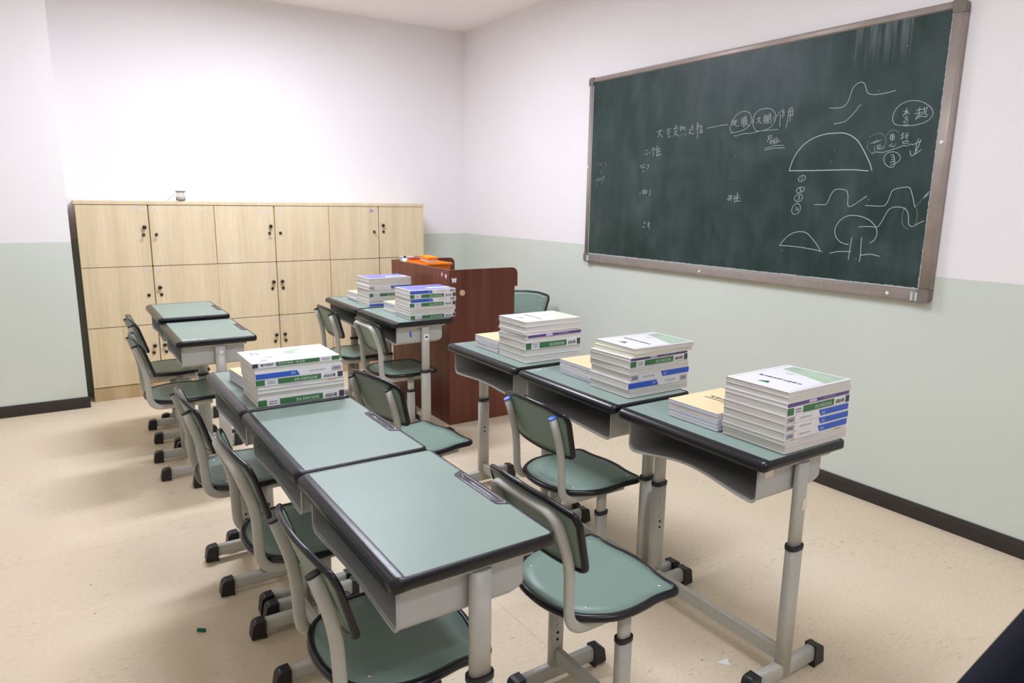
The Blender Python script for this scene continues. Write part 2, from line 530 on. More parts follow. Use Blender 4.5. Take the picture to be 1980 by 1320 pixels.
struct('baseboard_back_left', skirting((XL, YP, 0), (XP + 0.012, YP, 0), (0, -1, 0)), 'skirt')
struct('baseboard_back', skirting((2.82, YB, 0), (XW - 0.015, YB, 0), (0, -1, 0)), 'skirt')
struct('baseboard_left', skirting((XL, YN, 0), (XL, YP - 0.015, 0), (1, 0, 0)), 'skirt')
# a bare, slightly torn corner end on the block's skirting
for i, (lx, ly, lw) in enumerate(LIGHTS):
    names = ['over the blackboard side, farthest', 'over the desks on the blackboard side', 'over the left half, farthest', 'over the left half, middle', 'over the blackboard side, nearest', 'over the left half, nearest']
    t = thing('ceiling_light', 'white flat rectangular ceiling light panel ' + names[i], 'ceiling light', (lx, ly, ZC), group='ceiling light panels')
    fr = MB()
    fr.box(-0.60, 0.60, -0.15, -0.13, -0.05, 0.0, 0.003).box(-0.60, 0.60, 0.13, 0.15, -0.05, 0.0, 0.003)
    fr.box(-0.60, -0.58, -0.13, 0.13, -0.05, 0.0).box(0.58, 0.60, -0.13, 0.13, -0.05, 0.0)
    obj('frame', fr, 'lampframe', t)
    obj('diffuser', MB().box(-0.58, 0.58, -0.13, 0.13, -0.045, -0.035), 'lamp', t)

# ================================================================ LOCKERS
LY = 5.7286                          # front plane of the doors
ROWS = [(0.972, 1.408), (0.54, 0.969), (0.103, 0.537)]
COLS = [0.149, 0.599, 1.045, 1.488, 1.929, 2.365, 2.790]
HARD = {  # (column, row): what is fitted
    (0, 0): 'KL', (1, 0): 'L', (2, 0): 'KX', (3, 0): 'L', (4, 0): 'X', (5, 0): 'KL',
    (0, 1): 'L', (1, 1): 'KL', (2, 1): 'KL', (3, 1): 'KL', (4, 1): 'KL', (5, 1): 'KL',
    (0, 2): 'KL', (1, 2): 'KL', (2, 2): 'KL', (3, 2): 'KL', (4, 2): 'KL', (5, 2): 'KL'}
HARD[(0, 0)] = 'KX'; HARD[(1, 0)] = 'X'
knob_me = MB().lathe([(0.006, 0), (0.006, 0.012), (0.0135, 0.014), (0.0145, 0.020), (0.012, 0.025), (0.004, 0.027)], 20).mesh('knob')
knob_me.materials.append(M['black'])
lock_me = MB().lathe([(0.0115, 0), (0.0115, 0.006), (0.008, 0.010), (0.0075, 0.0105)], 18).box(-0.0012, 0.0012, -0.005, 0.005, 0.0104, 0.0112).mesh('lock')
lock_me.materials.append(M['black'])
key_me = MB().box(-0.0015, 0.0015, -0.002, 0.002, 0, 0.010).prism(round_poly([(-0.009, -0.008), (0.009, -0.008), (0.012, 0.006), (-0.006, 0.009)], 0.004), -0.001, 0.001, axes((0, 0, 0.020), (0, 0, 1), (0, 1, 0), (1, 0, 0))).mesh('key')
key_me.materials.append(M['frame'])
FRONT = lambda x, z, y=LY: axes((x, y, z), (1, 0, 0), (0, 0, 1), (0, -1, 0))
LAB = ['leftmost pale ash locker cabinet, a glass jar standing on its top', 'middle pale ash locker cabinet of the row against the back wall', 'rightmost pale ash locker cabinet, partly hidden behind the lectern']
cnames = ['left', 'right']
for u in range(3):
    x0, xm, x1 = COLS[2 * u], COLS[2 * u + 1], COLS[2 * u + 2]
    cab = thing('locker_cabinet', LAB[u], 'locker', ((x0 + x1) / 2, LY + 0.13, 0), group='pale ash locker cabinets along the back wall')
    cx, cy = (x0 + x1) / 2, LY + 0.13
    off = Matrix.Translation((-cx, -cy, 0))
    def lobj(name, mb, m, par=cab, off=off, label=None):
        me = mb.mesh(name); me.transform(off)
        o = link(name, me, M[m], par)
        if label: o['label'] = label
        return o
    c = MB()
    yb = YB - 0.012
    c.box(x0 + 0.0005, x0 + 0.018, LY + 0.019, yb, 0.0, 1.410)
    c.box(x1 - 0.018, x1 - 0.0005, LY + 0.019, yb, 0.0, 1.410)
    c.box(xm - 0.009, xm + 0.009, LY + 0.019, yb - 0.01, 0.1, 1.410)
    for z in (0.094, 0.53, 0.962, 1.392): c.box(x0 + 0.018, x1 - 0.018, LY + 0.019, yb - 0.01, z, z + 0.016)
    c.box(x0 + 0.018, x1 - 0.018, yb - 0.009, yb, 0.0, 1.41)
    lobj('carcass', c, 'lockedge')
    lobj('plinth', MB().box(x0 + 0.0005, x1 - 0.0005, LY + 0.006, LY + 0.0185, 0.0, 0.0985, 0.001), 'lockedge')
    lobj('top_panel', MB().box(x0 - 0.004, x1 + (0.004 if u == 2 else -0.004), LY - 0.004, YB - 0.004, 1.4105, 1.4355, 0.0015), 'locker')
    for r, (z0, z1) in enumerate(ROWS):
        for k in range(2):
            a, b = (x0, xm) if k == 0 else (xm, x1)
            tight = (u == 0 and k == 1 and r) or (u == 1 and k == 0 and r)
            ga = 0.0022 if k == 0 and not tight else (0.0004 if k == 0 else 0.004)
            gb = 0.004 if k == 0 else (0.0004 if tight else 0.0022)
            dz = random.uniform(-0.001, 0.001)
            door = lobj('door', MB().box(a + ga, b - gb, LY, LY + 0.018, z0 + 0.0008 + dz, z1 - 0.0012 + dz, 0.0008), 'locker')
            col = 2 * u + k
            seam = xm; sg = -1 if k == 0 else 1
            h = HARD[(col, r)]
            kz, lz = z1 - 0.157, z1 - 0.211
            if 'K' in h:
                o = link('knob', knob_me, None, door); o.matrix_basis = off @ FRONT(seam + sg * 0.034, kz)
            o = link('lock', lock_me, None, door); o.matrix_basis = off @ FRONT(seam + sg * (0.042), lz)
            if 'X' in h:
                o = link('key', key_me, None, door); o.matrix_basis = off @ FRONT(seam + sg * 0.042, lz, LY - 0.010) @ Matrix.Rotation(math.pi / 2, 4, 'Z')
                o['label'] = 'small metal key left in the lock'
STK = [(0.521, 1.392, 0, 0), (0.567, 1.374, 0, 0), (0.637, 1.376, 0, 1), (0.960, 1.378, 0, 1), (1.385, 1.368, 1, 0), (1.438, 1.368, 1, 0), (1.528, 1.369, 1, 1), (2.302, 1.374, 2, 0), (2.386, 1.370, 2, 1),
       (0.554, 0.943, 3, 0), (0.636, 0.938, 3, 1), (1.442, 0.932, 4, 0), (1.513, 0.926, 4, 1), (0.552, 0.491, 6, 0), (1.443, 0.494, 7, 0), (1.514, 0.502, 7, 1), (2.325, 0.930, 5, 0), (2.397, 0.928, 5, 1)]
cabs = [o for o in C.objects if o.name.startswith('locker_cabinet')]
for i, (sx, sz, _a, _b) in enumerate(STK):
    u = 0 if sx < 1.045 else (1 if sx < 1.929 else 2)
    cab = cabs[u]
    off = Matrix.Translation((-cab.location.x, -cab.location.y, 0))
    R_ = Matrix.Rotation(random.uniform(-0.12, 0.12) if i > 12 or i in (5, 8) else 0, 4, 'Z')
    mb = MB().prism(round_poly([(-0.017, -0.012), (0.017, -0.012), (0.017, 0.012), (-0.017, 0.012)], 0.003, 3), 0.0002, 0.0008, FRONT(sx, sz) @ R_)
    me = mb.mesh('number_sticker'); me.transform(off)
    st = link('number_sticker', me, M['slabel' if i != 7 else 'greyp'], cab)
    st['label'] = 'small red-edged paper number label'
    mb = MB()
    for (a, b, c_, d) in ((-0.015, 0.015, 0.0095, 0.0105), (-0.015, 0.015, -0.0105, -0.0095), (-0.0155, -0.0145, -0.0105, 0.0105), (0.0145, 0.0155, -0.0105, 0.0105)):
        mb.box(a, b, c_, d, 0.0008, 0.0011, 0, FRONT(sx, sz) @ R_)
    me = mb.mesh('red_border'); me.transform(off); link('red_border', me, M['sred' if i != 7 else 'bluep'], st)
    mb = MB()
    for q in range(3): mb.box(-0.006 + q * 0.005, -0.003 + q * 0.005, -0.003, 0.004, 0.0008, 0.0011, 0, FRONT(sx, sz) @ R_)
    me = mb.mesh('faded_print'); me.transform(off); link('faded_print', me, M['greyink'], st)

# jar on the lockers
j = thing('glass_jar', 'small empty glass jar with a brown lid standing on the leftmost locker cabinet', 'jar', (0.832, 5.80, 1.4355))
obj('jar_body', MB().lathe([(0.002, 0.003), (0.026, 0.0), (0.031, 0.006), (0.032, 0.05), (0.026, 0.062), (0.024, 0.066), (0.022, 0.066), (0.024, 0.060), (0.029, 0.049), (0.028, 0.008), (0.002, 0.006)], 28), 'glass', j)
obj('lid', MB().prism(round_poly([(-0.034, -0.028), (0.032, -0.03), (0.034, 0.028), (-0.03, 0.03)], 0.012), 0.0665, 0.077), 'cork', j)
s = MB().sweep([(-0.100, -0.012, 0.003), (-0.055, -0.012, 0.040), (-0.034, -0.008, 0.058), (-0.034, 0.004, 0.060)], oval(0.0016, 0.0016, 6, 2))
obj('wire_loop', s, 'frame', j)

# ================================================================ BLACKBOARD
bb = thing('blackboard', 'large green chalkboard in a worn grey metal frame on the right wall', 'blackboard', (XW, 2.86, 1.03))
BO = Matrix.Translation((-XW, -2.86, -1.03))
def bobj(name, mb, m, par=bb, label=None):
    me = mb.mesh(name); me.transform(BO)
    o = link(name, me, M[m], par)
    if label: o['label'] = label
    return o
y0, y1, z0, z1 = 1.612, 4.104, 1.036, 2.334
bobj('writing_surface', MB().box(3.322, 3.352, y0 + 0.02, y1 - 0.02, z0 + 0.02, z1 - 0.02), 'board')
def rail(p0, p1, w, inn):
    """frame rail: rounded aluminium channel, w wide toward inn"""
    p0, p1 = Vector(p0), Vector(p1)
    d = (p1 - p0); L = d.length; d.normalize()
    prof = round_poly([(0, 0), (w, 0), (w, 0.030), (w - 0.006, 0.040), (0.010, 0.040), (0, 0.028)], [0, 0, 0.002, 0.004, 0.010, 0.010], 4)
    return MB().prism(prof, 0, L, axes(p0, inn, (-1, 0, 0), d), True)
xb = 3.354
bobj('bottom_rail', rail((xb, y0 + 0.05, z0), (xb, y1 - 0.05, z0), 0.062, (0, 0, 1)), 'frame')
bobj('top_rail', rail((xb, y0 + 0.05, z1), (xb, y1 - 0.05, z1), 0.036, (0, 0, -1)), 'frame')
bobj('side_rail', rail((xb, y0, z0 + 0.062), (xb, y0, z1 - 0.05), 0.052, (0, 1, 0)), 'frame')
bobj('side_rail', rail((xb, y1, z0 + 0.062), (xb, y1, z1 - 0.05), 0.045, (0, -1, 0)), 'frame')
for (yy, zz, sy, sz, w, h) in ((y0, z0, 1, 1, 0.054, 0.064), (y1, z0, -1, 1, 0.052, 0.064), (y0, z1, 1, -1, 0.054, 0.052), (y1, z1, -1, -1, 0.052, 0.052)):
    pts = [(0, 0), (w, 0), (w, h * 0.62), (w * 0.9, h), (0, h)]
    pts = round_poly(pts, [0.030, 0, 0.0, 0, 0], 7)
    bobj('corner_cap', MB().prism(pts, -0.001, 0.0415, axes((xb, yy, zz), (0, sy, 0), (0, 0, sz), (-1, 0, 0))), 'framecorner', label='duller rounded corner piece of the frame')
for (yy, zz) in ((2.97, 1.064), (1.80, 1.066), (1.64, 1.75), (4.085, 1.72)):
    bobj('screw', MB().lathe([(0.009, 0), (0.008, 0.003), (0.003, 0.004)], 12, axes((xb - 0.0405, yy, zz), (0, 1, 0), (0, 0, 1), (-1, 0, 0))), 'paper', label='chalk-filled screw head')
# chalk crust on the bottom rail
mb = MB(); rr = random.Random(4)
for k in range(220):
    yy = 1.70 + 2.35 * rr.random() ** 0.7
    w = rr.uniform(0.001, 0.005); zz = rr.uniform(1.050, 1.088)
    mb.box(3.3130, 3.3134, yy, yy + w * 2, zz, zz + rr.uniform(0.0008, 0.003))
for yy in (1.66, 1.68, 4.04, 4.055):
    mb.box(3.3120, 3.3128, yy, yy + 0.012, 1.045, 1.085)
mb.box(3.320, 3.3215, y0 + 0.05, y1 - 0.045, 1.097, 1.1005)
mb.box(3.320, 3.3215, y1 - 0.049, y1 - 0.045, 1.10, z1 - 0.05)
bobj('chalk_dust', mb, 'chalk', label='white chalk dust lying on the lower rail')

CHALK = {
'writing': [(1,[3409,1919,3359,1925]), (1,[3381,1930,3387,1907,3398,1883]), (1,[3383,1909,3365,1892,3352,1883]), (1,[3311,1933,3321,1918]), (1,[3313,1925,3285,1931]), (1,[3317,1912,3287,1915]), (1,[3318,1902,3294,1905,3306,1891,3307,1880,3292,1878,3283,1889]), (1,[3256,1942,3235,1948]), (1,[3260,1934,3255,1928]), (1,[3247,1936,3245,1930]), (1,[3235,1940,3238,1932]), (1,[3262,1921,3261,1926,3223,1931,3226,1925]), (1,[3254,1913,3231,1917,3242,1899,3263,1882]), (1,[3254,1908,3238,1891,3217,1882]), (1,[3212,1931,3191,1933]), (1,[3200,1945,3198,1914,3205,1912]), (1,[3211,1918,3190,1923]), (1,[3180,1936,3182,1916]), (1,[3190,1929,3169,1931,3169,1915,3162,1911]), (1,[3208,1884,3204,1879]), (1,[3191,1888,3187,1884]), (1,[3174,1889,3170,1885]), (1,[3159,1890,3153,1883]), (1,[3120,1926,3099,1930]), (1,[3107,1940,3104,1907,3112,1910]), (1,[3121,1919,3116,1914]), (1,[3134,1912,3122,1913,3130,1902,3121,1896,3134,1890]), (1,[3134,1892,3117,1891,3092,1885]), (1,[3064,1949,3076,1938]), (1,[3079,1928,3048,1932]), (1,[3063,1944,3062,1857]), (1,[3063,1924,3077,1910]), (1,[3045,1928,3028,1929,3030,1917,3045,1915,3045,1928]), (1,[3046,1906,3024,1907]), (1,[3047,1896,3025,1898]), (1,[3036,1907,3035,1888]), (1,[3049,1887,3018,1891]), (1,[2991,1911,2912,1917,2837,1920]), (1,[2805,1876,2822,1892,2816,1924,2792,1960,2752,1982,2716,1983,2685,1967,2671,1936,2679,1904,2712,1884,2759,1873,2817,1872]), (1,[2810,1931,2795,1934]), (1,[2799,1947,2802,1911]), (1,[2812,1912,2788,1925]), (1,[2792,1932,2774,1937,2776,1924]), (1,[2784,1943,2783,1917]), (1,[2789,1936,2788,1908,2762,1904,2760,1913]), (1,[2741,1946,2741,1904]), (1,[2741,1946,2730,1948,2727,1901]), (1,[2741,1932,2730,1933]), (1,[2741,1921,2729,1922]), (1,[2726,1947,2707,1950]), (1,[2721,1956,2718,1944]), (1,[2712,1957,2711,1946]), (1,[2723,1940,2721,1921,2705,1925,2706,1941,2723,1940]), (1,[2722,1931,2705,1933]), (1,[2724,1915,2695,1919]), (1,[2711,1918,2725,1894]), (1,[2709,1914,2697,1903,2682,1902]), (1,[2635,1869,2657,1889,2667,1926,2656,1962,2624,1982,2579,1985,2540,1974,2518,1949,2515,1918,2531,1893,2562,1873,2607,1867,2635,1869]), (1,[2658,1932,2660,1923,2656,1914]), (1,[2637,1933,2614,1938]), (1,[2623,1943,2626,1923,2634,1909]), (1,[2625,1925,2616,1914,2605,1908]), (1,[2597,1936,2580,1941]), (1,[2588,1953,2586,1904]), (1,[2588,1931,2598,1918]), (1,[2578,1946,2578,1905]), (1,[2578,1946,2569,1947,2566,1904]), (1,[2578,1932,2569,1934]), (1,[2577,1921,2567,1922]), (1,[2562,1951,2560,1904]), (1,[2562,1953,2550,1956,2543,1903,2549,1905]), (1,[2562,1938,2548,1940]), (1,[2561,1926,2547,1928]), (1,[2533,1937,2524,1928,2532,1913]), (1,[2492,1962,2504,1944,2514,1938]), (1,[2489,1947,2486,1878]), (1,[2475,1972,2483,1953]), (1,[2480,1957,2463,1962]), (1,[2473,1958,2474,1926]), (1,[2474,1948,2461,1951]), (1,[2473,1936,2460,1940]), (1,[2440,1964,2440,1921,2446,1871]), (1,[2440,1964,2415,1977,2411,1927,2419,1931]), (1,[2441,1949,2415,1957]), (1,[2440,1931,2414,1942]), (1,[2428,1969,2425,1902]), (1,[2788,1856,2775,1850,2746,1858,2710,1862,2675,1858,2629,1866,2573,1869,2496,1867]), (1,[2559,1836,2531,1839,2536,1830]), (1,[2548,1838,2552,1822,2558,1804]), (1,[2549,1822,2527,1827]), (1,[2541,1803,2538,1792,2525,1805,2542,1808]), (1,[2537,1817,2516,1800]), (1,[2511,1826,2511,1799]), (1,[2499,1830,2499,1801]), (1,[2521,1816,2513,1806]), (1,[2486,1818,2494,1807]), (1,[2521,1793,2473,1807]), (1,[2569,1773,2509,1784,2452,1783]), (1,[2574,1764,2513,1771,2443,1770]), (1,[3503,1807,3483,1810]), (1,[3510,1783,3478,1788]), (1,[3470,1796,3460,1790]), (1,[3429,1824,3447,1803]), (1,[3440,1813,3417,1818]), (1,[3430,1816,3431,1767]), (1,[3400,1833,3400,1766]), (1,[3411,1812,3405,1801]), (1,[3393,1811,3374,1815]), (1,[3384,1818,3382,1773]), (1,[3389,1795,3369,1798]), (1,[3398,1771,3357,1780]), (1,[3548,1717,3539,1708,3532,1699]), (1,[3531,1713,3505,1718]), (1,[3532,1698,3501,1702]), (1,[3526,1674,3504,1677]), (1,[3480,1714,3465,1716,3468,1703,3481,1687]), (1,[3533,1540,3538,1532,3532,1526]), (1,[3513,1551,3510,1530,3471,1534,3471,1554,3513,1551]), (1,[3501,1551,3500,1534]), (1,[3489,1551,3488,1540,3474,1543]), (1,[3445,1555,3440,1540,3450,1518]), (1,[2799,1514,2768,1519]), (1,[2791,1521,2787,1501]), (1,[2778,1524,2776,1504]), (1,[2807,1498,2767,1505]), (1,[2788,1497,2797,1487]), (1,[2779,1498,2772,1489]), (1,[2754,1509,2756,1499]), (1,[2749,1521,2749,1480]), (1,[2743,1511,2737,1507]), (1,[2732,1538,2732,1487]), (1,[2741,1516,2719,1520]), (1,[2742,1503,2715,1507]), (1,[2747,1486,2706,1490]), (1,[2305,1619,2303,1614,2303,1609,2305,1604,2310,1599,2316,1595,2324,1593,2331,1592,2337,1593,2341,1597,2344,1601,2343,1606,2341,1612,2336,1617,2329,1620,2322,1623,2315,1623,2309,1622,2305,1619]), (1,[2326,1599,2318,1616]), (1,[2303,1558,2302,1553,2304,1548,2308,1543,2315,1539,2323,1536,2331,1535,2339,1535,2345,1537,2349,1541,2350,1546,2348,1551,2344,1556,2337,1560,2329,1563,2321,1564,2313,1564,2307,1562,2303,1558]), (1,[2334,1555,2319,1559,2330,1541,2313,1546]), (1,[2311,1519,2309,1513,2309,1506,2312,1499,2317,1494,2325,1490,2333,1489,2342,1489,2349,1492,2354,1497,2357,1504,2357,1510,2354,1517,2349,1522,2341,1526,2333,1528,2324,1527,2317,1524,2311,1519]), (1,[2338,1517,2325,1519,2333,1509,2321,1507,2331,1497,2340,1498]), (1,[2328,1477,2321,1473,2317,1465,2315,1456,2316,1446,2321,1437,2327,1430,2336,1425,2345,1423,2354,1424,2361,1429,2366,1436,2367,1446,2366,1455,2361,1465,2355,1472,2346,1477,2337,1479,2328,1477]), (1,[2341,1463,2344,1445,2325,1450]), (1,[2331,1459,2330,1439]), (1,[1798,1839,1826,1836,1859,1840,1876,1860,1876,1890,1861,1920,1831,1938,1791,1943,1751,1933,1718,1913,1697,1889,1696,1866,1717,1845,1758,1833,1805,1832,1843,1839]), (1,[1830,1897,1806,1898]), (1,[1816,1912,1815,1876]), (1,[1817,1896,1831,1876]), (1,[1815,1894,1800,1885]), (1,[1824,1869,1804,1872,1815,1861]), (1,[1815,1861,1824,1850,1819,1846,1802,1852,1809,1864,1815,1861]), (1,[1772,1896,1747,1901]), (1,[1758,1909,1758,1885]), (1,[1776,1882,1745,1887]), (1,[1757,1885,1758,1867]), (1,[1757,1875,1746,1878]), (1,[1761,1875,1771,1859]), (1,[1769,1859,1747,1870,1721,1864]), (1,[1746,1897,1722,1902]), (1,[1738,1908,1733,1884,1722,1870,1719,1875]), (1,[1738,1889,1742,1876]), (1,[1729,1908,1724,1904]), (1,[1725,1895,1732,1877]), (1,[1969,1764,1919,1777]), (1,[1953,1775,1948,1763]), (1,[1941,1781,1937,1768]), (1,[1950,1751,1946,1747]), (1,[1950,1742,1946,1739]), (1,[1948,1730,1942,1735]), (1,[1935,1752,1919,1756,1921,1743,1933,1742]), (1,[1935,1752,1931,1735,1910,1738,1903,1746]), (1,[1877,1797,1874,1772,1856,1775,1860,1801,1877,1797]), (1,[1875,1785,1858,1789]), (1,[1868,1798,1865,1774]), (1,[1879,1745,1874,1752]), (1,[1872,1756,1866,1743,1852,1745,1851,1751]), (1,[1864,1758,1861,1755]), (1,[1849,1757,1845,1754]), (1,[1829,1793,1813,1798]), (1,[1820,1805,1821,1775]), (1,[1827,1777,1812,1784]), (1,[1805,1798,1793,1801]), (1,[1805,1798,1805,1778]), (1,[1805,1788,1790,1791]), (1,[1798,1789,1798,1772]), (1,[1817,1763,1814,1753,1790,1756,1789,1767,1817,1763]), (1,[1957,1716,1939,1726,1912,1718,1875,1726,1838,1737,1807,1747,1794,1742,1780,1753,1767,1746,1745,1759]), (1,[1849,1649,1874,1654,1894,1675,1897,1699,1882,1717,1857,1722,1832,1714,1817,1696,1821,1676,1840,1667]), (1,[1866,1704,1850,1711,1839,1657,1851,1649]), (1,[1860,1694,1848,1697]), (1,[1859,1684,1846,1687]), (1,[1864,1674,1844,1677]), (1,[1861,1661,1844,1665]), (0.5,[1982,1793,1957,1806,1927,1810,1904,1796,1894,1768,1902,1740]), (0.5,[1984,1777,1983,1744,1960,1718]), (0.5,[1897,1792,1885,1815,1861,1821,1838,1804]), (0.8,[3484,1348,3486,1333,3474,1338,3475,1349,3484,1348]), (0.8,[3497,1311,3489,1324,3484,1302,3472,1316]), (0.8,[3449,1345,3434,1348]), (0.8,[3440,1350,3442,1330]), (0.8,[3458,1332,3424,1339]), (0.8,[3433,1337,3450,1317]), (0.8,[3444,1321,3431,1324,3440,1311,3428,1309,3433,1296]), (0.8,[3399,1295,3397,1291]), (0.5,[3982,1752,3984,1725]), (0.5,[3964,1747,3963,1731,3949,1742,3940,1723]), (0.5,[3906,1754,3909,1741,3893,1738,3893,1715]), (0.5,[3964,1692,3946,1694,3948,1673,3928,1675]), (0.5,[4011,1614,3969,1650,4004,1609,3947,1659,3988,1604,3925,1659,3974,1604,3905,1672,3947,1599,3890,1674,3944,1597]), (0.5,[3994,1571,3981,1604])],
'dome': [(1.6,[2403,1648,2396,1684,2377,1729,2344,1768,2306,1797,2257,1816,2209,1825,2160,1825,2122,1824,2093,1817,2064,1803,2034,1780,2007,1745,1980,1703,1960,1669,1948,1638]), (1.6,[2406,1649,2248,1646,2102,1646,2032,1644,1965,1636])],
'curve': [(1.1,[2205,1950,2164,1944,2131,1946,2110,1961,2099,1992,2094,2021,2082,2040,2063,2052,2046,2053,2031,2044,2022,2020,2011,1997,1987,1988,1948,1986,1915,1989,1876,1995]), (1.1,[2171,1870,2142,1872,2109,1877,2093,1892,2072,1911,2058,1927,2050,1942,2036,1948])],
'arrow': [(1.1,[1734,1768,1745,1732,1756,1705]), (1.1,[1745,1774,1752,1751,1753,1717]), (1.1,[1778,1722,1770,1695,1754,1705,1728,1723]), (1.1,[1752,1755,1733,1762])],
'wave': [(1.1,[2235,1474,2204,1476,2174,1473,2161,1488,2150,1524,2131,1551,2101,1553,2072,1548,2058,1535,2054,1498,2053,1472,2041,1466,2021,1475,1992,1496,1957,1519])],
'waves': [(1.1,[1961,1474,1922,1472,1878,1471,1861,1477,1851,1499,1844,1528,1835,1548,1804,1556,1764,1561,1752,1548,1740,1516,1724,1468]), (1.1,[1724,1468,1697,1504,1670,1540]), (1.1,[1722,1470,1694,1508,1671,1528]), (1.1,[1984,1370,1950,1374,1919,1374,1890,1371,1877,1387,1863,1417,1851,1446,1835,1465,1806,1470,1776,1466,1756,1452,1747,1424,1745,1396,1736,1382,1721,1382,1703,1395,1677,1409]), (0.5,[1769,1470,1778,1447,1777,1407,1766,1379,1740,1369]), (0.5,[1716,1465,1708,1433,1711,1393,1721,1380])],
'tree': [(1.2,[2025,1282,2061,1286,2092,1307,2107,1335,2106,1366,2088,1397,2057,1420,2025,1426,1983,1423,1941,1410,1912,1390,1891,1365,1886,1336,1896,1310,1918,1295]), (1.2,[2013,1316,2015,1278,2019,1206]), (1.2,[1963,1321,1960,1268,1958,1212,1963,1201]), (1.2,[2122,1232,2085,1243,2047,1247,2008,1247]), (1.2,[1957,1234,1917,1242,1890,1241,1863,1235])],
'smalldome': [(1.2,[2423,1254,2406,1278,2376,1309,2340,1328,2298,1335,2266,1330,2237,1308,2203,1276,2185,1254,2177,1237]), (1.2,[2423,1254,2354,1255,2278,1251,2215,1245,2166,1238])],
}

def ribbon(mb, q, w):
    P = [Vector((3.3222, q[i] / 1000, q[i + 1] / 1000)) for i in range(0, len(q), 2)]
    if len(P) > 3:      # smooth the hand-drawn line
        for _ in range(1):
            Q = [P[0]]
            for a, b in zip(P, P[1:]): Q += [a.lerp(b, 0.25), a.lerp(b, 0.75)]
            P = Q + [P[-1]]
    prof = [(-w, 0), (w, 0), (w * 0.6, 0.0012), (-w * 0.6, 0.0012)]
    Q = [P[0]]
    for p in P[1:]:
        if (p - Q[-1]).length > 0.0006: Q.append(p)
    if len(Q) < 2: Q.append(Q[0] + Vector((0, -0.004, -0.002)))
    n = len(Q); vs = []
    for i, p in enumerate(Q):
        t = (Q[min(i + 1, n - 1)] - Q[max(i - 1, 0)])
        t = t.normalized() if t.length > 1e-7 else Vector((0, 1, 0))
        sd = Vector((1, 0, 0)).cross(t)
        for a, b in prof: vs.append(p + sd * a + Vector((-b, 0, 0)))
    fs = []
    for i in range(n - 1):
        for k in range(4):
            k2 = (k + 1) % 4
            fs.append((i * 4 + k, i * 4 + k2, (i + 1) * 4 + k2, (i + 1) * 4 + k))
    fs += [(0, 1, 2, 3), tuple(range(4 * n - 4, 4 * n))]
    mb.add(vs, fs)
CN = {'writing': ('chalk_writing', 'handwritten white chalk characters'), 'dome': ('chalk_drawing', 'large half-round dome outline in chalk'),
      'curve': ('chalk_drawing', 'humped curve with a shorter curve under it'), 'arrow': ('chalk_drawing', 'down-pointing chalk arrow'),
      'wave': ('chalk_drawing', 'single square-topped wave line'), 'waves': ('chalk_drawing', 'two overlapping wave lines at the lower right'),
      'tree': ('chalk_drawing', 'round-crowned tree outline with two trunk lines'), 'smalldome': ('chalk_drawing', 'small half-round dome outline')}
def clusters(strokes, gap=26):
    bb_ = []
    for w, q in strokes:
        ys, zs = q[0::2], q[1::2]
        bb_.append([min(ys) - gap, max(ys) + gap, min(zs) - gap * 0.6, max(zs) + gap * 0.6])
    par = list(range(len(strokes)))
    def fd(i):
        while par[i] != i: i = par[i]
        return i
    for i in range(len(strokes)):
        for k in range(i):
            a, b = bb_[i], bb_[k]
            if a[0] < b[1] and b[0] < a[1] and a[2] < b[3] and b[2] < a[3]: par[fd(i)] = fd(k)
    out = {}
    for i, s_ in enumerate(strokes): out.setdefault(fd(i), []).append(s_)
    return list(out.values())
groups_ = []
for key, strokes in CHALK.items():
    if key == 'writing': groups_ += [(key, c_) for c_ in clusters(strokes)]
    else: groups_.append((key, strokes))
for key, strokes in groups_:
    mb = MB(); fb = MB(); nf = 0; nm = 0
    for w, q in strokes:
        if w < 0.7: ribbon(fb, q, 0.0012); nf += 1
        else: ribbon(mb, q, 0.0015 * w); nm += 1
    if nm: bobj(CN[key][0], mb, 'chalk', label=CN[key][1])
    if nf: bobj('chalk_scribble', fb, 'chalkfaint', label='faint half-wiped chalk lines')
mb = MB(); rr = random.Random(11)
for k in range(26):
    yy, zz, s = rr.uniform(1.75, 4.0), rr.uniform(1.15, 2.2), rr.uniform(0.0015, 0.0035)
    mb.box(3.3212, 3.3218, yy, yy + s, zz, zz + s)
bobj('chalk_specks', mb, 'chalk')

# ================================================================ LECTERN
PX0, PX1, PY0, PY1, PZ = 2.104, 2.612, 3.956, 4.868, 1.033
pd = thing('lectern', 'tall red-brown wooden lectern with round-cornered side panels beside the right wall', 'lectern', (PX0, PY0, 0))
PO = Matrix.Translation((-PX0, -PY0, 0))
def pobj(name, mb, m, par=pd, label=None):
    me = mb.mesh(name); me.transform(PO)
    o = link(name, me, M[m], par)
    if label: o['label'] = label
    return o
pobj('front_panel', MB().box(PX0, PX0 + 0.018, PY0 + 0.018, PY1 - 0.018, 0, PZ, 0.001), 'podium')
side = [(PX0, 0), (2.605, 0), (2.605, 0.905), (2.628, 0.905), (2.628, PZ), (PX0, PZ)]
side = round_poly(side, [0, 0, 0, 0.002, 0.05, 0], 8)
for ya in (PY0, PY1 - 0.018):
    pobj('side_panel', MB().prism(side, 0, 0.0178, axes((0, ya, 0), (1, 0, 0), (0, 0, 1), (0, 1, 0))), 'podium')
pobj('work_surface', MB().box(PX0 + 0.018, 2.600, PY0 + 0.018, PY1 - 0.018, 0.895, 0.915), 'podium')
pobj('shelf', MB().box(PX0 + 0.018, 2.58, PY0 + 0.018, PY1 - 0.018, 0.45, 0.468), 'podium')
pobj('shelf', MB().box(PX0 + 0.018, 2.58, PY0 + 0.018, PY1 - 0.018, 0.06, 0.078), 'podium')
ST = lambda y, z: axes((PX0 - 0.0002, y, z), (0, -1, 0), (0, 0, 1), (-1, 0, 0))
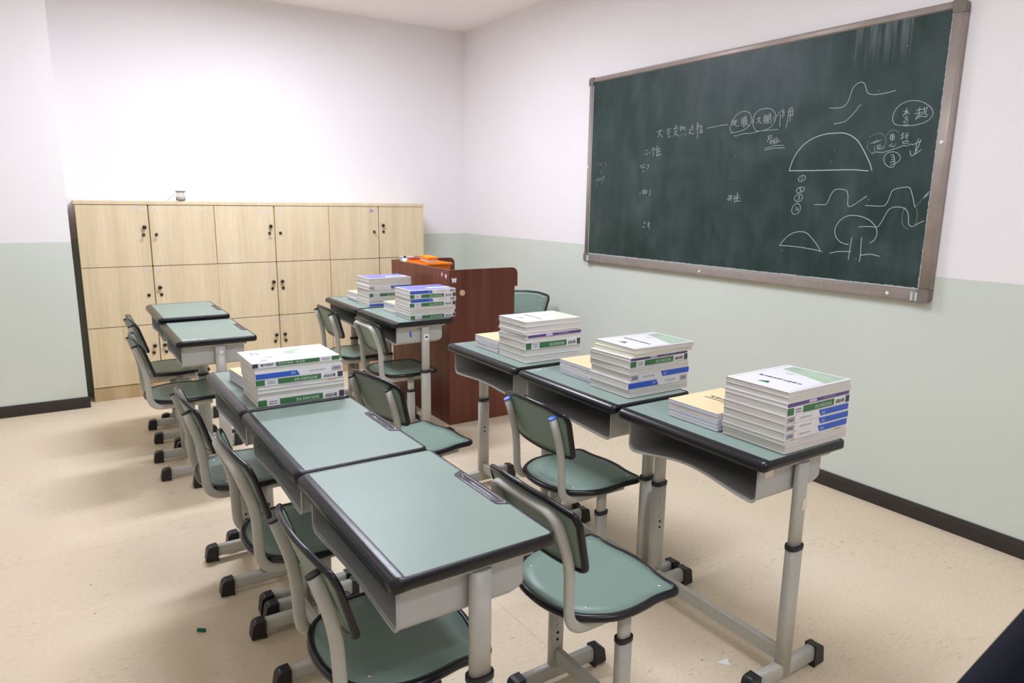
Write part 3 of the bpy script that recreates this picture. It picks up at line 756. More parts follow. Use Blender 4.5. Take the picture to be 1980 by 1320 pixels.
SN = lambda x, z: axes((x, PY0 - 0.0002, z), (1, 0, 0), (0, 0, 1), (0, -1, 0))
heart = [(0, -0.018), (0.010, -0.006), (0.014, 0.004), (0.010, 0.013), (0.004, 0.013), (0, 0.008), (-0.004, 0.013), (-0.010, 0.013), (-0.014, 0.004), (-0.010, -0.006)]
pobj('sticker', MB().prism(heart, 0, 0.001, ST(4.00, 0.990)), 'pink', label='pink heart sticker')
fl = [((0.009 + 0.004 * math.cos(4 * a)) * math.cos(a), (0.014 + 0.004 * math.cos(4 * a)) * math.sin(a)) for a in [2 * math.pi * i / 24 for i in range(24)]]
pobj('sticker', MB().prism(fl, 0, 0.001, ST(4.055, 0.998)), 'pink', label='small pink leafy sticker')
bf = [(0, -0.006), (0.009, -0.018), (0.016, -0.012), (0.014, -0.001), (0.019, 0.008), (0.013, 0.017), (0.003, 0.012), (0, 0.006), (-0.003, 0.012), (-0.013, 0.017), (-0.019, 0.008), (-0.014, -0.001), (-0.016, -0.012), (-0.009, -0.018)]
pobj('sticker', MB().prism(bf, 0, 0.001, SN(2.139, 0.967)), 'paper', label='white butterfly sticker')
pobj('tape_blob', MB().lathe([(0.022, 0), (0.021, 0.006), (0.012, 0.009), (0.002, 0.009)], 9, SN(2.197, 0.883)), 'wax', label='yellowed round blob of tape')

# things on the lectern
bk = thing('storage_basket', 'bright orange plastic basket standing on the lectern top', 'basket', (2.245, 4.53, 0.9155))
W, D, H = 0.100, 0.160, 0.119
def shell(w, d, r): return round_poly([(-w, -d), (w, -d), (w, d), (-w, d)], r, 5)
a0, a1 = shell(W - 0.014, D - 0.014, 0.02), shell(W, D, 0.025)
b1, b0 = shell(W - 0.003, D - 0.003, 0.023), shell(W - 0.017, D - 0.017, 0.018)
n = len(a0); mb = MB()
vs = [(p[0], p[1], 0) for p in a0] + [(p[0], p[1], H) for p in a1] + [(p[0], p[1], H) for p in b1] + [(p[0], p[1], 0.004) for p in b0]
fs = [tuple(range(n))[::-1], tuple(range(3 * n, 4 * n))]
for L in range(3): fs += [(L * n + i, L * n + (i + 1) % n, (L + 1) * n + (i + 1) % n, (L + 1) * n + i) for i in range(n)]
mb.add(vs, fs)
obj('body', mb, 'orange', bk)
rim = shell(W + 0.010, D + 0.010, 0.03); rin = shell(W - 0.001, D - 0.001, 0.025); mb = MB()
vs = [(p[0], p[1], H - 0.007) for p in rim] + [(p[0], p[1], H + 0.004) for p in rim] + [(p[0], p[1], H + 0.004) for p in rin] + [(p[0], p[1], H - 0.007) for p in rin]
fs = []
for L in range(4):
    L2 = (L + 1) % 4
    fs += [(L * n + i, L * n + (i + 1) % n, L2 * n + (i + 1) % n, L2 * n + i) for i in range(n)]
mb.add(vs, fs); obj('rim', mb, 'orange', bk)
er = thing('board_eraser', 'orange felt board eraser with a pale underside resting across the orange basket', 'eraser', (2.245, 4.53, 1.0388), 1.40)
obj('felt_base', MB().box(-0.098, 0.098, -0.035, 0.035, 0, 0.016, 0.002), 'tan', er, label='pale dusty felt')
obj('grip', MB().box(-0.098, 0.098, -0.037, 0.037, 0.0162, 0.040, 0.004), 'sponge', er)
cb = thing('clear_box', 'small clear plastic box standing at the far end of the lectern', 'box', (2.20, 4.805, 0.9155))
obj('body', MB().box(-0.045, 0.045, -0.032, 0.032, 0, 0.135, 0.003), 'clear', cb)
obj('lid', MB().box(-0.047, 0.047, -0.034, 0.034, 0.1352, 0.142, 0.002), 'clear', cb)
tb = thing('cream_tube', 'small white tube with red print between clear box and red box', 'tube', (2.160, 4.752, 0.9155))
obj('tube_body', MB().lathe([(0.013, 0), (0.013, 0.03), (0.016, 0.05), (0.018, 0.135)], 16), 'paper', tb)
obj('cap', MB().lathe([(0.011, 0.1352), (0.011, 0.148), (0.008, 0.15)], 14), 'black', tb)
rb = thing('red_box', 'small red cardboard box beside the orange basket on the lectern', 'box', (2.215, 4.738, 0.9155), 0.1)
obj('carton', MB().box(-0.035, 0.045, -0.022, 0.022, 0, 0.135, 0.002), 'red', rb)
obj('flap', MB().box(-0.034, 0.044, -0.021, 0.021, 0.1352, 0.138), 'red', rb)

# ================================================================ SCHOOL DESK
DL, DD, DH = 0.612, 0.386, 0.772     # length along the row (y), depth (x), height; origin: student-side near corner on the floor
def leg_assembly(parent, yy, px, top, ring, sleeve0, ow, oh, foot0, foot1, capmat='cap', inward=1, foot_h=0.055, sleeve=(0.029, 0.0175)):
    lg = obj('leg', MB().sweep([(px, yy, ring - 0.04), (px, yy, top)], oval(ow, oh, 18), (1, 0, 0)), 'metal', parent)
    obj('sleeve', MB().sweep([(px, yy, 0.030), (px, yy, ring)], oval(sleeve[0], sleeve[1], 18, 3.2), (1, 0, 0)), 'metal', lg)
    mb = MB()
    for a in (0,):
        mb.sweep([(px, yy, ring - 0.0065), (px, yy, ring + 0.0065)], oval(sleeve[0] + 0.003, sleeve[1] + 0.003, 18), (1, 0, 0))
    obj('collar', mb, 'cap', lg)
    hb = MB(); db = MB()
    for k in range(7):
        z = ring - 0.03 - k * 0.023
        Tm = axes((px - 0.004, yy + inward * (sleeve[1] - 0.0008), z), (1, 0, 0), (0, 0, 1), (0, inward, 0))
        if k in (1, 4): hb.lathe([(0.007, 0), (0.007, 0.003), (0.003, 0.0045)], 12, Tm)
        elif k > 4: db.lathe([(0.0048, 0), (0.0046, 0.0014)], 10, Tm)
        else: hb.lathe([(0.0048, 0), (0.004, 0.0022)], 10, Tm)
    obj('adjustment_plugs', hb, 'metal', lg)
    obj('adjustment_holes', db, 'hole', lg)
    z0 = 0.018
    obj('foot', MB().sweep([(foot0 + 0.02, yy, z0 + foot_h / 2), (foot1 - 0.02, yy, z0 + foot_h / 2)], oval(0.0165, foot_h / 2, 18, 4), (0, 1, 0)), 'metal', lg)
    for a, s in ((foot0, 1), (foot1, -1)):
        prof = round_poly([(0, 0.006), (0.038 * s, 0.006), (0.050 * s, 0.000), (0.050 * s, foot_h + 0.020), (0.010 * s, foot_h + 0.018)], [0.006, 0, 0.0, 0, 0.022], 5)
        mb = MB().prism(prof, -0.0205, 0.0205, axes((a, yy, 0), (1, 0, 0), (0, 0, 1), (0, -1, 0)))
        obj('foot_cap', mb, capmat, lg)
    return lg

def make_desk(label, h=DH, ring=0.46, arch_h=0.012):
    t = thing('school_desk', label, 'desk', group='grey and green school desks')
    dz = h - DH
    # worktop and its edge moulding
    Z = h
    x0, x1, y0, y1 = 0.030, DD - 0.010, 0.0085, DL - 0.0085
    ty0, ty1 = 0.195, 0.405        # pen tray along the far edge
    inner = round_poly([(x0, y0), (x1, y0), (x1, ty0 - 0.012), (x1 - 0.026, ty0 + 0.006), (x1 - 0.026, ty1 - 0.006), (x1, ty1 + 0.012), (x1, y1), (x0, y1)],
                       [0.010, 0.012, 0.02, 0.012, 0.012, 0.02, 0.012, 0.010], 5)
    outer = round_poly([(0, 0), (DD, 0), (DD, DL), (0, DL)], [0.020, 0.018, 0.018, 0.020], 6)
    obj('tabletop', MB().prism(inner, Z - 0.020, Z - 0.0008), 'laminate', t)
    # moulding: a skirted rim, the student side drooping lower and rounder
    mb = MB()
    o_ = resample(outer, 0.02); m = len(o_)
    def rimz(p):
        k = max(0.0, min(1.0, 1 - p[0] / 0.034))
        return k
    rings = []
    for (ins, zz, drop) in ((0.0090, -0.0005, 0.0), (0.0060, 0.0006, 0.0), (0.002, -0.0012, 0.005), (0.0, -0.009, 0.007), (0.0, -0.023, 0.006), (0.004, -0.028, 0.004), (0.020, -0.030, 0.001)):
        ring_ = []
        inn = offset_poly(o_, -ins)
        for p, q in zip(o_, inn):
            k = rimz(p)
            xx, yy = q
            if k > 0 and ins > 0.005 and zz > -0.01: xx = xx + k * (0.032 - 0.009) * (1.0 if ins > 0.008 else 0.6)
            ring_.append((xx, yy, Z + zz - k * drop * (1 if zz < -0.001 else 0)))
        rings.append(ring_)
    vs = [p for r_ in rings for p in r_]; fs = []
    for L in range(len(rings) - 1):
        fs += [(L * m + i, L * m + (i + 1) % m, (L + 1) * m + (i + 1) % m, (L + 1) * m + i) for i in range(m)]
    fs.append(tuple(range((len(rings) - 1) * m, len(rings) * m)))
    mb.add(vs, fs, True)
    # underside board closes the gap between rim and laminate
    inn = round_poly([(0.010, 0.008), (DD - 0.008, 0.008), (DD - 0.008, DL - 0.008), (0.010, DL - 0.008)], 0.01)
    mb.prism(inn, Z - 0.030, Z - 0.0035)
    obj('edge_trim', mb, 'trim', t)
    # pen tray
    tr = MB()
    ox0, ox1 = x1 - 0.0265, DD - 0.004
    out = round_poly([(ox0, ty0), (ox1, ty0 - 0.018), (ox1, ty1 + 0.018), (ox0, ty1)], [0.014, 0.004, 0.004, 0.014], 5)
    inr = round_poly([(ox0 + 0.008, ty0 + 0.014), (ox1 - 0.009, ty0 + 0.010), (ox1 - 0.009, ty1 - 0.010), (ox0 + 0.008, ty1 - 0.014)], 0.007, 5)
    out = resample(out, 0.012); inr = resample(inr, 0.012)
    def loop_at(pts, z): return [(p[0], p[1], z) for p in pts]
    # stitch the outer loop to the inner one by polar angle around the centre line
    cy_ = (ty0 + ty1) / 2; cx_ = (ox0 + ox1) / 2
    N = 56
    def polar(pts):
        res = []
        for k in range(N):
            a = 2 * math.pi * (k + 0.5) / N
            d = Vector((math.cos(a) * 0.14, math.sin(a)))
            best = None
            for i in range(len(pts)):
                p, q = Vector(pts[i]) - Vector((cx_, cy_)), Vector(pts[(i + 1) % len(pts)]) - Vector((cx_, cy_))
                e = q - p; den = d.x * e.y - d.y * e.x
                if abs(den) < 1e-12: continue
                tt = (p.x * e.y - p.y * e.x) / den; uu = (p.x * d.y - p.y * d.x) / den
                if tt > 0 and -1e-6 <= uu <= 1 + 1e-6: best = (cx_ + d.x * tt, cy_ + d.y * tt)
            res.append(best or res[-1])
        return res
    po, pi_ = polar(out), polar(inr)
    lo = [loop_at(po, Z - 0.008), loop_at(po, Z + 0.0006), loop_at([(a[0] * .25 + b[0] * .75, a[1] * .25 + b[1] * .75) for a, b in zip(po, pi_)], Z + 0.0010), loop_at(pi_, Z + 0.0002),
          loop_at([(cx_ + (p[0] - cx_) * 0.8, cy_ + (p[1] - cy_) * 0.97) for p in pi_], Z - 0.0033)]
    vs = [p for l in lo for p in l]; fs = []
    for L in range(len(lo) - 1): fs += [(L * N + i, L * N + (i + 1) % N, (L + 1) * N + (i + 1) % N, (L + 1) * N + i) for i in range(N)]
    fs.append(tuple(range((len(lo) - 1) * N, len(lo) * N)))
    tr.add(vs, fs, True)
    obj('pen_tray', tr, 'trimgrey', t)
    # open book box: two end walls, a back and an arched floor
    bx0, bx1, by0, by1 = 0.030, 0.325, 0.040, DL - 0.040
    zt, zb = Z - 0.031, Z - 0.142
    K = 24; th = 0.004
    path = []      # cross profile along y at x: down the near wall, across the arched floor, up the far wall
    sec = []
    r_ = 0.022
    pts = [(by0, zt), (by0, zb + r_)]
    for k in range(1, 6):
        a = k / 6 * math.pi / 2
        pts.append((by0 + r_ - r_ * math.cos(a), zb + r_ - r_ * math.sin(a)))
    for k in range(K + 1):
        yy = by0 + r_ + (by1 - by0 - 2 * r_) * k / K
        arch = math.sin(math.pi * k / K) ** 1.6
        pts.append((yy, zb + 0.0, arch))
    for k in range(5, 0, -1):
        a = k / 6 * math.pi / 2
        pts.append((by1 - r_ + r_ * math.cos(a), zb + r_ - r_ * math.sin(a)))
    pts += [(by1, zb + r_), (by1, zt)]
    xs = [bx0, bx0 + 0.004, bx0 + 0.05, bx0 + 0.12, bx0 + 0.2, bx1 - 0.03, bx1 - 0.008, bx1]
    def secpts(x, ins):
        res = []
        kx = max(0.0, 1 - (x - bx0) / 0.22)
        for p in pts:
            y_, z_ = p[0], p[1]
            if len(p) == 3: z_ += p[2] * arch_h * kx
            yc, zc = (by0 + by1) / 2, zt
            y2 = y_ + (ins if y_ < by0 + r_ else (-ins if y_ > by1 - r_ else 0))
            z2 = z_ + (ins if z_ < zt - 0.005 and not (y_ in (by0, by1)) else 0)
            rb = 0.0
            if x > bx1 - 0.02: rb = (x - (bx1 - 0.02)) / 0.02
            z2 += rb * 0.012 * (1 if z_ < zt - 0.06 else 0)
            res.append((x, y2, z2))
        return res
    mb = MB(); n = len(pts)
    A = [secpts(x, 0) for x in xs]; B = [secpts(x, th) for x in xs]
    def grid(G, flip=False):
        vs = [p for g_ in G for p in g_]
        fs = [(i * n + k, i * n + k + 1, (i + 1) * n + k + 1, (i + 1) * n + k) for i in range(len(G) - 1) for k in range(n - 1)]
        mb.add(vs, fs, True)
    grid(A); grid(B)
    mb.add(A[0] + B[0], [(k, k + 1, n + k + 1, n + k) for k in range(n - 1)])
    back = A[-1]
    mb.add(back, [tuple(range(n))])
    mb.add([(p[0] - th, p[1], p[2]) for p in B[-1]], [tuple(range(n))])
    # front lip bead
    mb.sweep([(p[0] - 0.001, p[1] + 0.001 * (1 if p[1] < 0.3 else -1), p[2]) for p in A[0]], oval(0.0035, 0.0035, 6, 2), (1, 0, 0))
    obj('book_box', mb, 'boxm', t)
    # legs and the low crossbar
    for yy, inw in ((0.058, 1), (DL - 0.058, -1)):
        yo = 0.022 if inw == 1 else DL - 0.022
        obj('bracket', MB().box(0.075, 0.335, yo - 0.006, yo + 0.014 * inw + 0.004, Z - 0.041, Z - 0.0315, 0.002), 'metal', t)
    for yy, inw in ((0.022, 1), (DL - 0.022, -1)):
        leg_assembly(t, yy, 0.205, Z - 0.041, ring, 0.05, 0.025, 0.0145, 0.028, 0.400, inward=inw)
    obj('crossbar', MB().box(0.190, 0.212, 0.038, DL - 0.038, 0.070, 0.118, 0.003), 'metal', t)
    return t

def place(t, x, y, rz=0.0):
    t.location = (x, y, 0); t.rotation_euler = (0, 0, rz)
    return t

ANEAR = 'nearest school desk, bare sage green top, centre foreground, bottom of the picture'
d0 = place(make_desk(ANEAR, ring=0.485), 0.467, 1.112)
d1 = place(make_desk('bare school desk between the nearest desk and the desk with the book stack'), 0.467, 1.737)
A3D, A2D = d0, d1
A1D = dup(d1, (0.467, 2.368, 0), 0.0, 'left-row desk carrying one tall book stack, beyond the bare desk')
R3D = place(make_desk('nearest desk of the right row, its open grey book box facing left', arch_h=0.032), 1.588, 1.142)
R2D = dup(d1, (1.590, 1.775, 0), 0.0, 'middle desk of the right row, behind the chair with blue caps')
R1D = dup(d1, (1.594, 2.418, 0), 0.0, 'far desk of the right row, next to the lectern side panel')
C1D = dup(d1, (1.607, 3.690, 0), 0.0, 'desk in front of the lectern with a blue tape mark on its box')
C2D = dup(d1, (1.607, 4.318, 0), 0.0, 'farthest desk in front of the lectern, nearest the lockers on that side')
D1D = dup(d1, (0.458, 3.700, 0), 0.0, 'bare desk at the back left with white correction marks, nearer of two')
D2D = place(make_desk('bare desk at the back left closest to the lockers', 0.795, 0.47), 0.455, 4.335)

# stickers and marks that belong to single desks
def on(t, name, mb, m, label): return obj(name, mb, m, t, label=label)
YN_ = lambda x, z, y: axes((x, y, z), (1, 0, 0), (0, 0, 1), (0, -1, 0))
on(C1D, 'tape_strip', MB().prism([(-0.006, 0.017), (0.005, 0.019), (0.009, -0.016), (-0.002, -0.018)], 0, 0.0008, YN_(0.115, 0.690, 0.0395)), 'bluetape', 'short blue tape strip on the book box')
s = on(C1D, 'sticker', MB().box(-0.016, 0.016, -0.018, 0.018, 0, 0.0008, 0, YN_(0.205, 0.672, 0.0072)), 'paper', 'white square sticker on the leg')
obj('sticker_print', MB().prism([(-0.009, -0.006), (0.010, -0.006), (0.007, 0.003), (0.002, 0.007), (-0.004, 0.005), (-0.008, 0.001)], 0.0008, 0.0012, YN_(0.205, 0.672, 0.0072)), 'inkp', s)
on(R3D, 'sticker', MB().box(-0.019, 0.019, -0.012, 0.012, 0, 0.0008, 0, YN_(0.075, 0.715, 0.0395)), 'slabel', 'torn paper sticker on the book box')
on(R3D, 'sticker', MB().prism(round_poly([(-0.010, -0.02), (0.011, -0.017), (0.013, 0.012), (0.006, 0.02), (-0.009, 0.013)], 0.004), 0, 0.0008, YN_(0.212, 0.60, 0.0072)), 'slabel', 'small pale pink sticker on the leg')
on(D1D, 'sticker', MB().prism([(-0.012, 0), (0, -0.008), (0.013, 0), (0, 0.012)], 0, 0.0008, YN_(0.207, 0.70, 0.0072)), 'paper', 'small white sticker on the leg')
mk = MB()
for (x, y, a, b) in ((0.036, 0.04, 0.03, 0.010), (0.075, 0.035, 0.028, 0.009), (0.115, 0.032, 0.02, 0.008)): mk.box(x, x + a, y, y + b, DH - 0.0007, DH - 0.0003)
on(D1D, 'correction_marks', mk, 'paper', 'white correction fluid marks on the top')
rr = random.Random(3)
for t, x, y, n_ in ((R1D, 0.045, 0.585, 4), (R2D, 0.055, 0.575, 7), (C1D, 0.045, 0.575, 3), (C2D, 0.045, 0.580, 3), (A2D, 0.04, 0.590, 1), (D1D, 0.045, 0.59, 1)):
    mk = MB()
    for k in range(n_):
        xx = x + k * 0.011 + rr.uniform(-.002, .002); yy = y + rr.uniform(-.006, .002)
        mk.box(xx, xx + rr.uniform(0.004, 0.009), yy, yy + rr.uniform(0.003, 0.008), DH - 0.0007, DH - 0.0003)
    on(t, 'correction_marks', mk, 'paper', 'small white marks at the corner of the top')

# ================================================================ SCHOOL CHAIR
SH = 0.438
def seat_outline():
    half = [(-0.196, 0.0), (-0.193, 0.045), (-0.181, 0.092), (-0.157, 0.137), (-0.112, 0.172), (-0.065, 0.192), (-0.015, 0.197), (0.035, 0.193), (0.075, 0.187), (0.112, 0.187),
            (0.140, 0.189), (0.158, 0.180), (0.164, 0.160), (0.163, 0.130), (0.166, 0.090), (0.174, 0.045), (0.177, 0.0)]
    full = half + [(x, -y) for x, y in half[-2:0:-1]]
    # Catmull-Rom smoothing
    n = len(full); out = []
    for i in range(n):
        p0, p1, p2, p3 = [Vector(full[(i + k) % n]) for k in (-1, 0, 1, 2)]
        for t in (0, 0.25, 0.5, 0.75):
            q = 0.5 * ((2 * p1) + (p2 - p0) * t + (2 * p0 - 5 * p1 + 4 * p2 - p3) * t * t + (3 * p1 - p0 - 3 * p2 + p3) * t ** 3)
            out.append((q.x, q.y))
    return out

def panel(mbm, outl, F, th):
    m = len(outl)
    inner = offset_poly(outl, -0.004)
    cx_ = sum(p[0] for p in inner) / m; cy_ = sum(p[1] for p in inner) / m
    loops = []
    for s in (1.0, 0.75, 0.5, 0.25):
        loops.append([((p[0] - cx_) * s + cx_, (p[1] - cy_) * s + cy_) for p in inner])
    for z in (0.0, th):
        vs = [F(p[0], p[1], z) for l in loops for p in l] + [F(cx_, cy_, z)]
        fs = []
        for L in range(3): fs += [(L * m + i, L * m + (i + 1) % m, (L + 1) * m + (i + 1) % m, (L + 1) * m + i) for i in range(m)]
        fs += [(3 * m + i, 3 * m + (i + 1) % m, 4 * m) for i in range(m)]
        mbm.add(vs, fs, True)
    vs = [F(p[0], p[1], 0) for p in inner] + [F(p[0], p[1], th) for p in inner]
    mbm.add(vs, [(i, (i + 1) % m, m + (i + 1) % m, m + i) for i in range(m)])
    return mbm

def make_chair(kind, label, capm='cap', sh=SH):
    t = thing('school_chair', label, 'chair', group='green school chairs with black edging')
    dz = sh - 0.438
    so = seat_outline()
    TH = 0.016
    def FS(x, y, z):
        sag = -0.003 * max(0.0, 1 - (x / 0.15) ** 2) * max(0.0, 1 - (y / 0.16) ** 2)
        return (x, y, sh - TH + z + sag)
    st = obj('seat', panel(MB(), so, FS, TH), 'seatlam', t)
    mb, _ = rim_mesh_obj(so, FS, 0.009, TH)
    obj('seat_edging', mb, 'trim', t)
    sc = MB()
    for (x, y) in ((-0.115, 0.125), (-0.115, -0.125), (0.125, 0.150), (0.125, -0.150)):
        p = FS(x, y, TH)
        sc.lathe([(0.0052, -0.001), (0.0048, 0.0012), (0.002, 0.0020)], 10, Matrix.Translation(p))
    obj('screws', sc, 'steel', st, label='bright screw heads')
    # backrest
    tilt = 0.34
    up = Vector((-math.sin(tilt), 0, math.cos(tilt))); nr = Vector((math.cos(tilt), 0, math.sin(tilt)))
    base = Vector((-0.210, 0, 0.658 + dz))
    def FB(u, w, z):
        bend = 0.55 * u * u
        return tuple(base + Vector((0, 1, 0)) * u + up * w + nr * (z + bend))
    bo = round_poly([(-0.173, -0.100), (0.173, -0.100), (0.198, 0.050), (0.190, 0.080), (0.10, 0.104), (0.0, 0.110), (-0.10, 0.104), (-0.190, 0.080), (-0.198, 0.050)],
                    [0.028, 0.028, 0.03, 0.02, 0.12, 0.3, 0.12, 0.02, 0.03], 6)
    bo = resample(bo, 0.016)
    BT = 0.011
    bk_ = obj('backrest', panel(MB(), bo, FB, BT), 'seatlam', t)
    mb, _ = rim_mesh_obj(bo, FB, 0.007, BT)
    obj('backrest_edging', mb, 'trim', t)
    sc = MB()
    for u in (-0.125, 0.125):
        for w in (-0.03, 0.035):
            sc.lathe([(0.005, -0.001), (0.0045, 0.0012), (0.002, 0.0018)], 10, axes(FB(u, w, BT), (0, 1, 0), up, nr))
    obj('screws', sc, 'steel', bk_, label='bright screw heads')
    # bent tube frame that carries the backrest
    zu = sh - TH - 0.0205
    Y = 0.146
    topz = (0.728 if kind == 'open' else 0.732) + dz
    def lean(z): return -0.210 - 0.0105 - math.tan(tilt) * (z - (0.658 + dz)) + 0.55 * Y * Y - 0.003
    zm = 0.60 + dz
    if kind == 'open':
        tops = []
        for s in (1, -1):
            fr = MB()
            pth = fillet([(0.11, Y * s, zu), (-0.186, Y * s, zu), (lean(zm) - 0.004, Y * s, zm), (lean(topz), Y * s, topz)], [0.062, 0.5], 10)
            fr.sweep(pth, oval(0.0088, 0.0155, 16, 2.4), (0, 1, 0))
            p = (lean(topz), Y * s, topz)
            fo = obj('back_tube', fr, 'metal', t)
            Tm = axes(p, nr, (0, 1, 0), up)
            me = MB().prism([(b, a) for a, b in oval(0.0098, 0.0166, 16, 2.4)], -0.002, 0.004, Tm)
            obj('tube_cap', me, capm, fo, label='blue tube cap' if capm == 'bluecap' else None)
    else:
        pth = fillet([(0.11, Y, zu), (-0.186, Y, zu), (lean(zm), Y, zm), (lean(topz), Y, topz), (lean(topz), -Y, topz), (lean(zm), -Y, zm), (-0.186, -Y, zu), (0.11, -Y, zu)], [0.062, 0.3, 0.055, 0.055, 0.3, 0.062], 10)
        obj('back_frame', MB().sweep(pth, oval(0.0088, 0.0155, 16, 2.4), (0, 1, 0)), 'metal', t)
    for yy, inw in ((-0.15, 1), (0.15, -1)):
        leg_assembly(t, yy, 0.0, sh - TH - 0.012, 0.322, 0.04, 0.0205, 0.0125, -0.172, 0.195, inward=inw, foot_h=0.046, sleeve=(0.0245, 0.0155))
    obj('crossbar', MB().box(-0.011, 0.011, -0.135, 0.135, 0.075, 0.122, 0.003), 'metal', t)
    for s in (1, -1):
        obj('seat_rail', MB().box(-0.060, 0.060, 0.15 * s - 0.013, 0.15 * s + 0.013, sh - TH - 0.0125, sh - TH - 0.0035, 0.002), 'metal', t)
    return t

def rim_mesh_obj(outl, F, w, th):
    prof = [(-0.009, th + 0.0006), (-0.003, th + 0.0020), (w * 0.5, th + 0.0008), (w * 0.9, th * 0.74), (w, th * 0.45), (w * 0.85, th * 0.15), (w * 0.4, -0.0022), (-0.003, -0.003), (-0.009, -0.001)]
    m = len(outl); rings = [[F(p[0], p[1], z) for p in offset_poly(outl, d)] for d, z in prof]
    vs = [p for r_ in rings for p in r_]; fs = []
    R = len(prof)
    for L in range(R):
        L2 = (L + 1) % R
        fs += [(L * m + i, L * m + (i + 1) % m, L2 * m + (i + 1) % m, L2 * m + i) for i in range(m)]
    mb = MB(); mb.add(vs, fs, True)
    return mb, None

ch_open = place(make_chair('open', 'nearest chair, at the left of the nearest desk, two open tube ends'), 0.612, 1.440, 0.0)
ch_arch = place(make_chair('arch', 'chair between the two near rows, bent tube looping behind its backrest'), 1.188, 1.395, 0.0)
ch_blue = place(make_chair('open', 'chair with blue tube caps in front of the right row', 'bluecap'), 1.645, 2.030, 0.0)
dup(ch_arch, (0.605, 2.108, 0), 0.0, 'second chair from the camera along the left side, looped tube behind its backrest')
dup(ch_open, (0.572, 2.740, 0), 0.0, 'chair at the left of the desk with one book stack')
dup(ch_open, (0.530, 4.055, 0), 0.0, 'chair at the back left, nearer of the pair beside the bare desks')
dup(ch_open, (0.570, 4.70, 0), 0.0, 'chair at the back left nearest the lockers')
dup(ch_open, (1.275, 2.700, 0), 0.15, 'chair behind the bare desks, pulled out with its whole seat showing, beside the lectern')
dup(ch_arch, (1.762, 3.970, 0), 0.0, 'looped-tube chair pushed under the desk in front of the lectern')
dup(ch_open, (1.710, 4.565, 0), 0.0, 'chair under the farthest desk in front of the lectern')
dup(ch_open, (2.97, 4.49, 0), math.radians(-147), "teacher's side chair between the lectern and the right wall")

# ================================================================ BOOKS
BL, BW, BT0 = 0.303, 0.222, 0.020
def spine_T(y=-BW / 2 - 0.0002, flip=False):
    # text plane on the near long side; x runs to the right, z up
    s = -1 if flip else 1
    return axes((0, y, BT0 / 2), (s, 0, 0), (0, 0, s), (0, -1, 0))

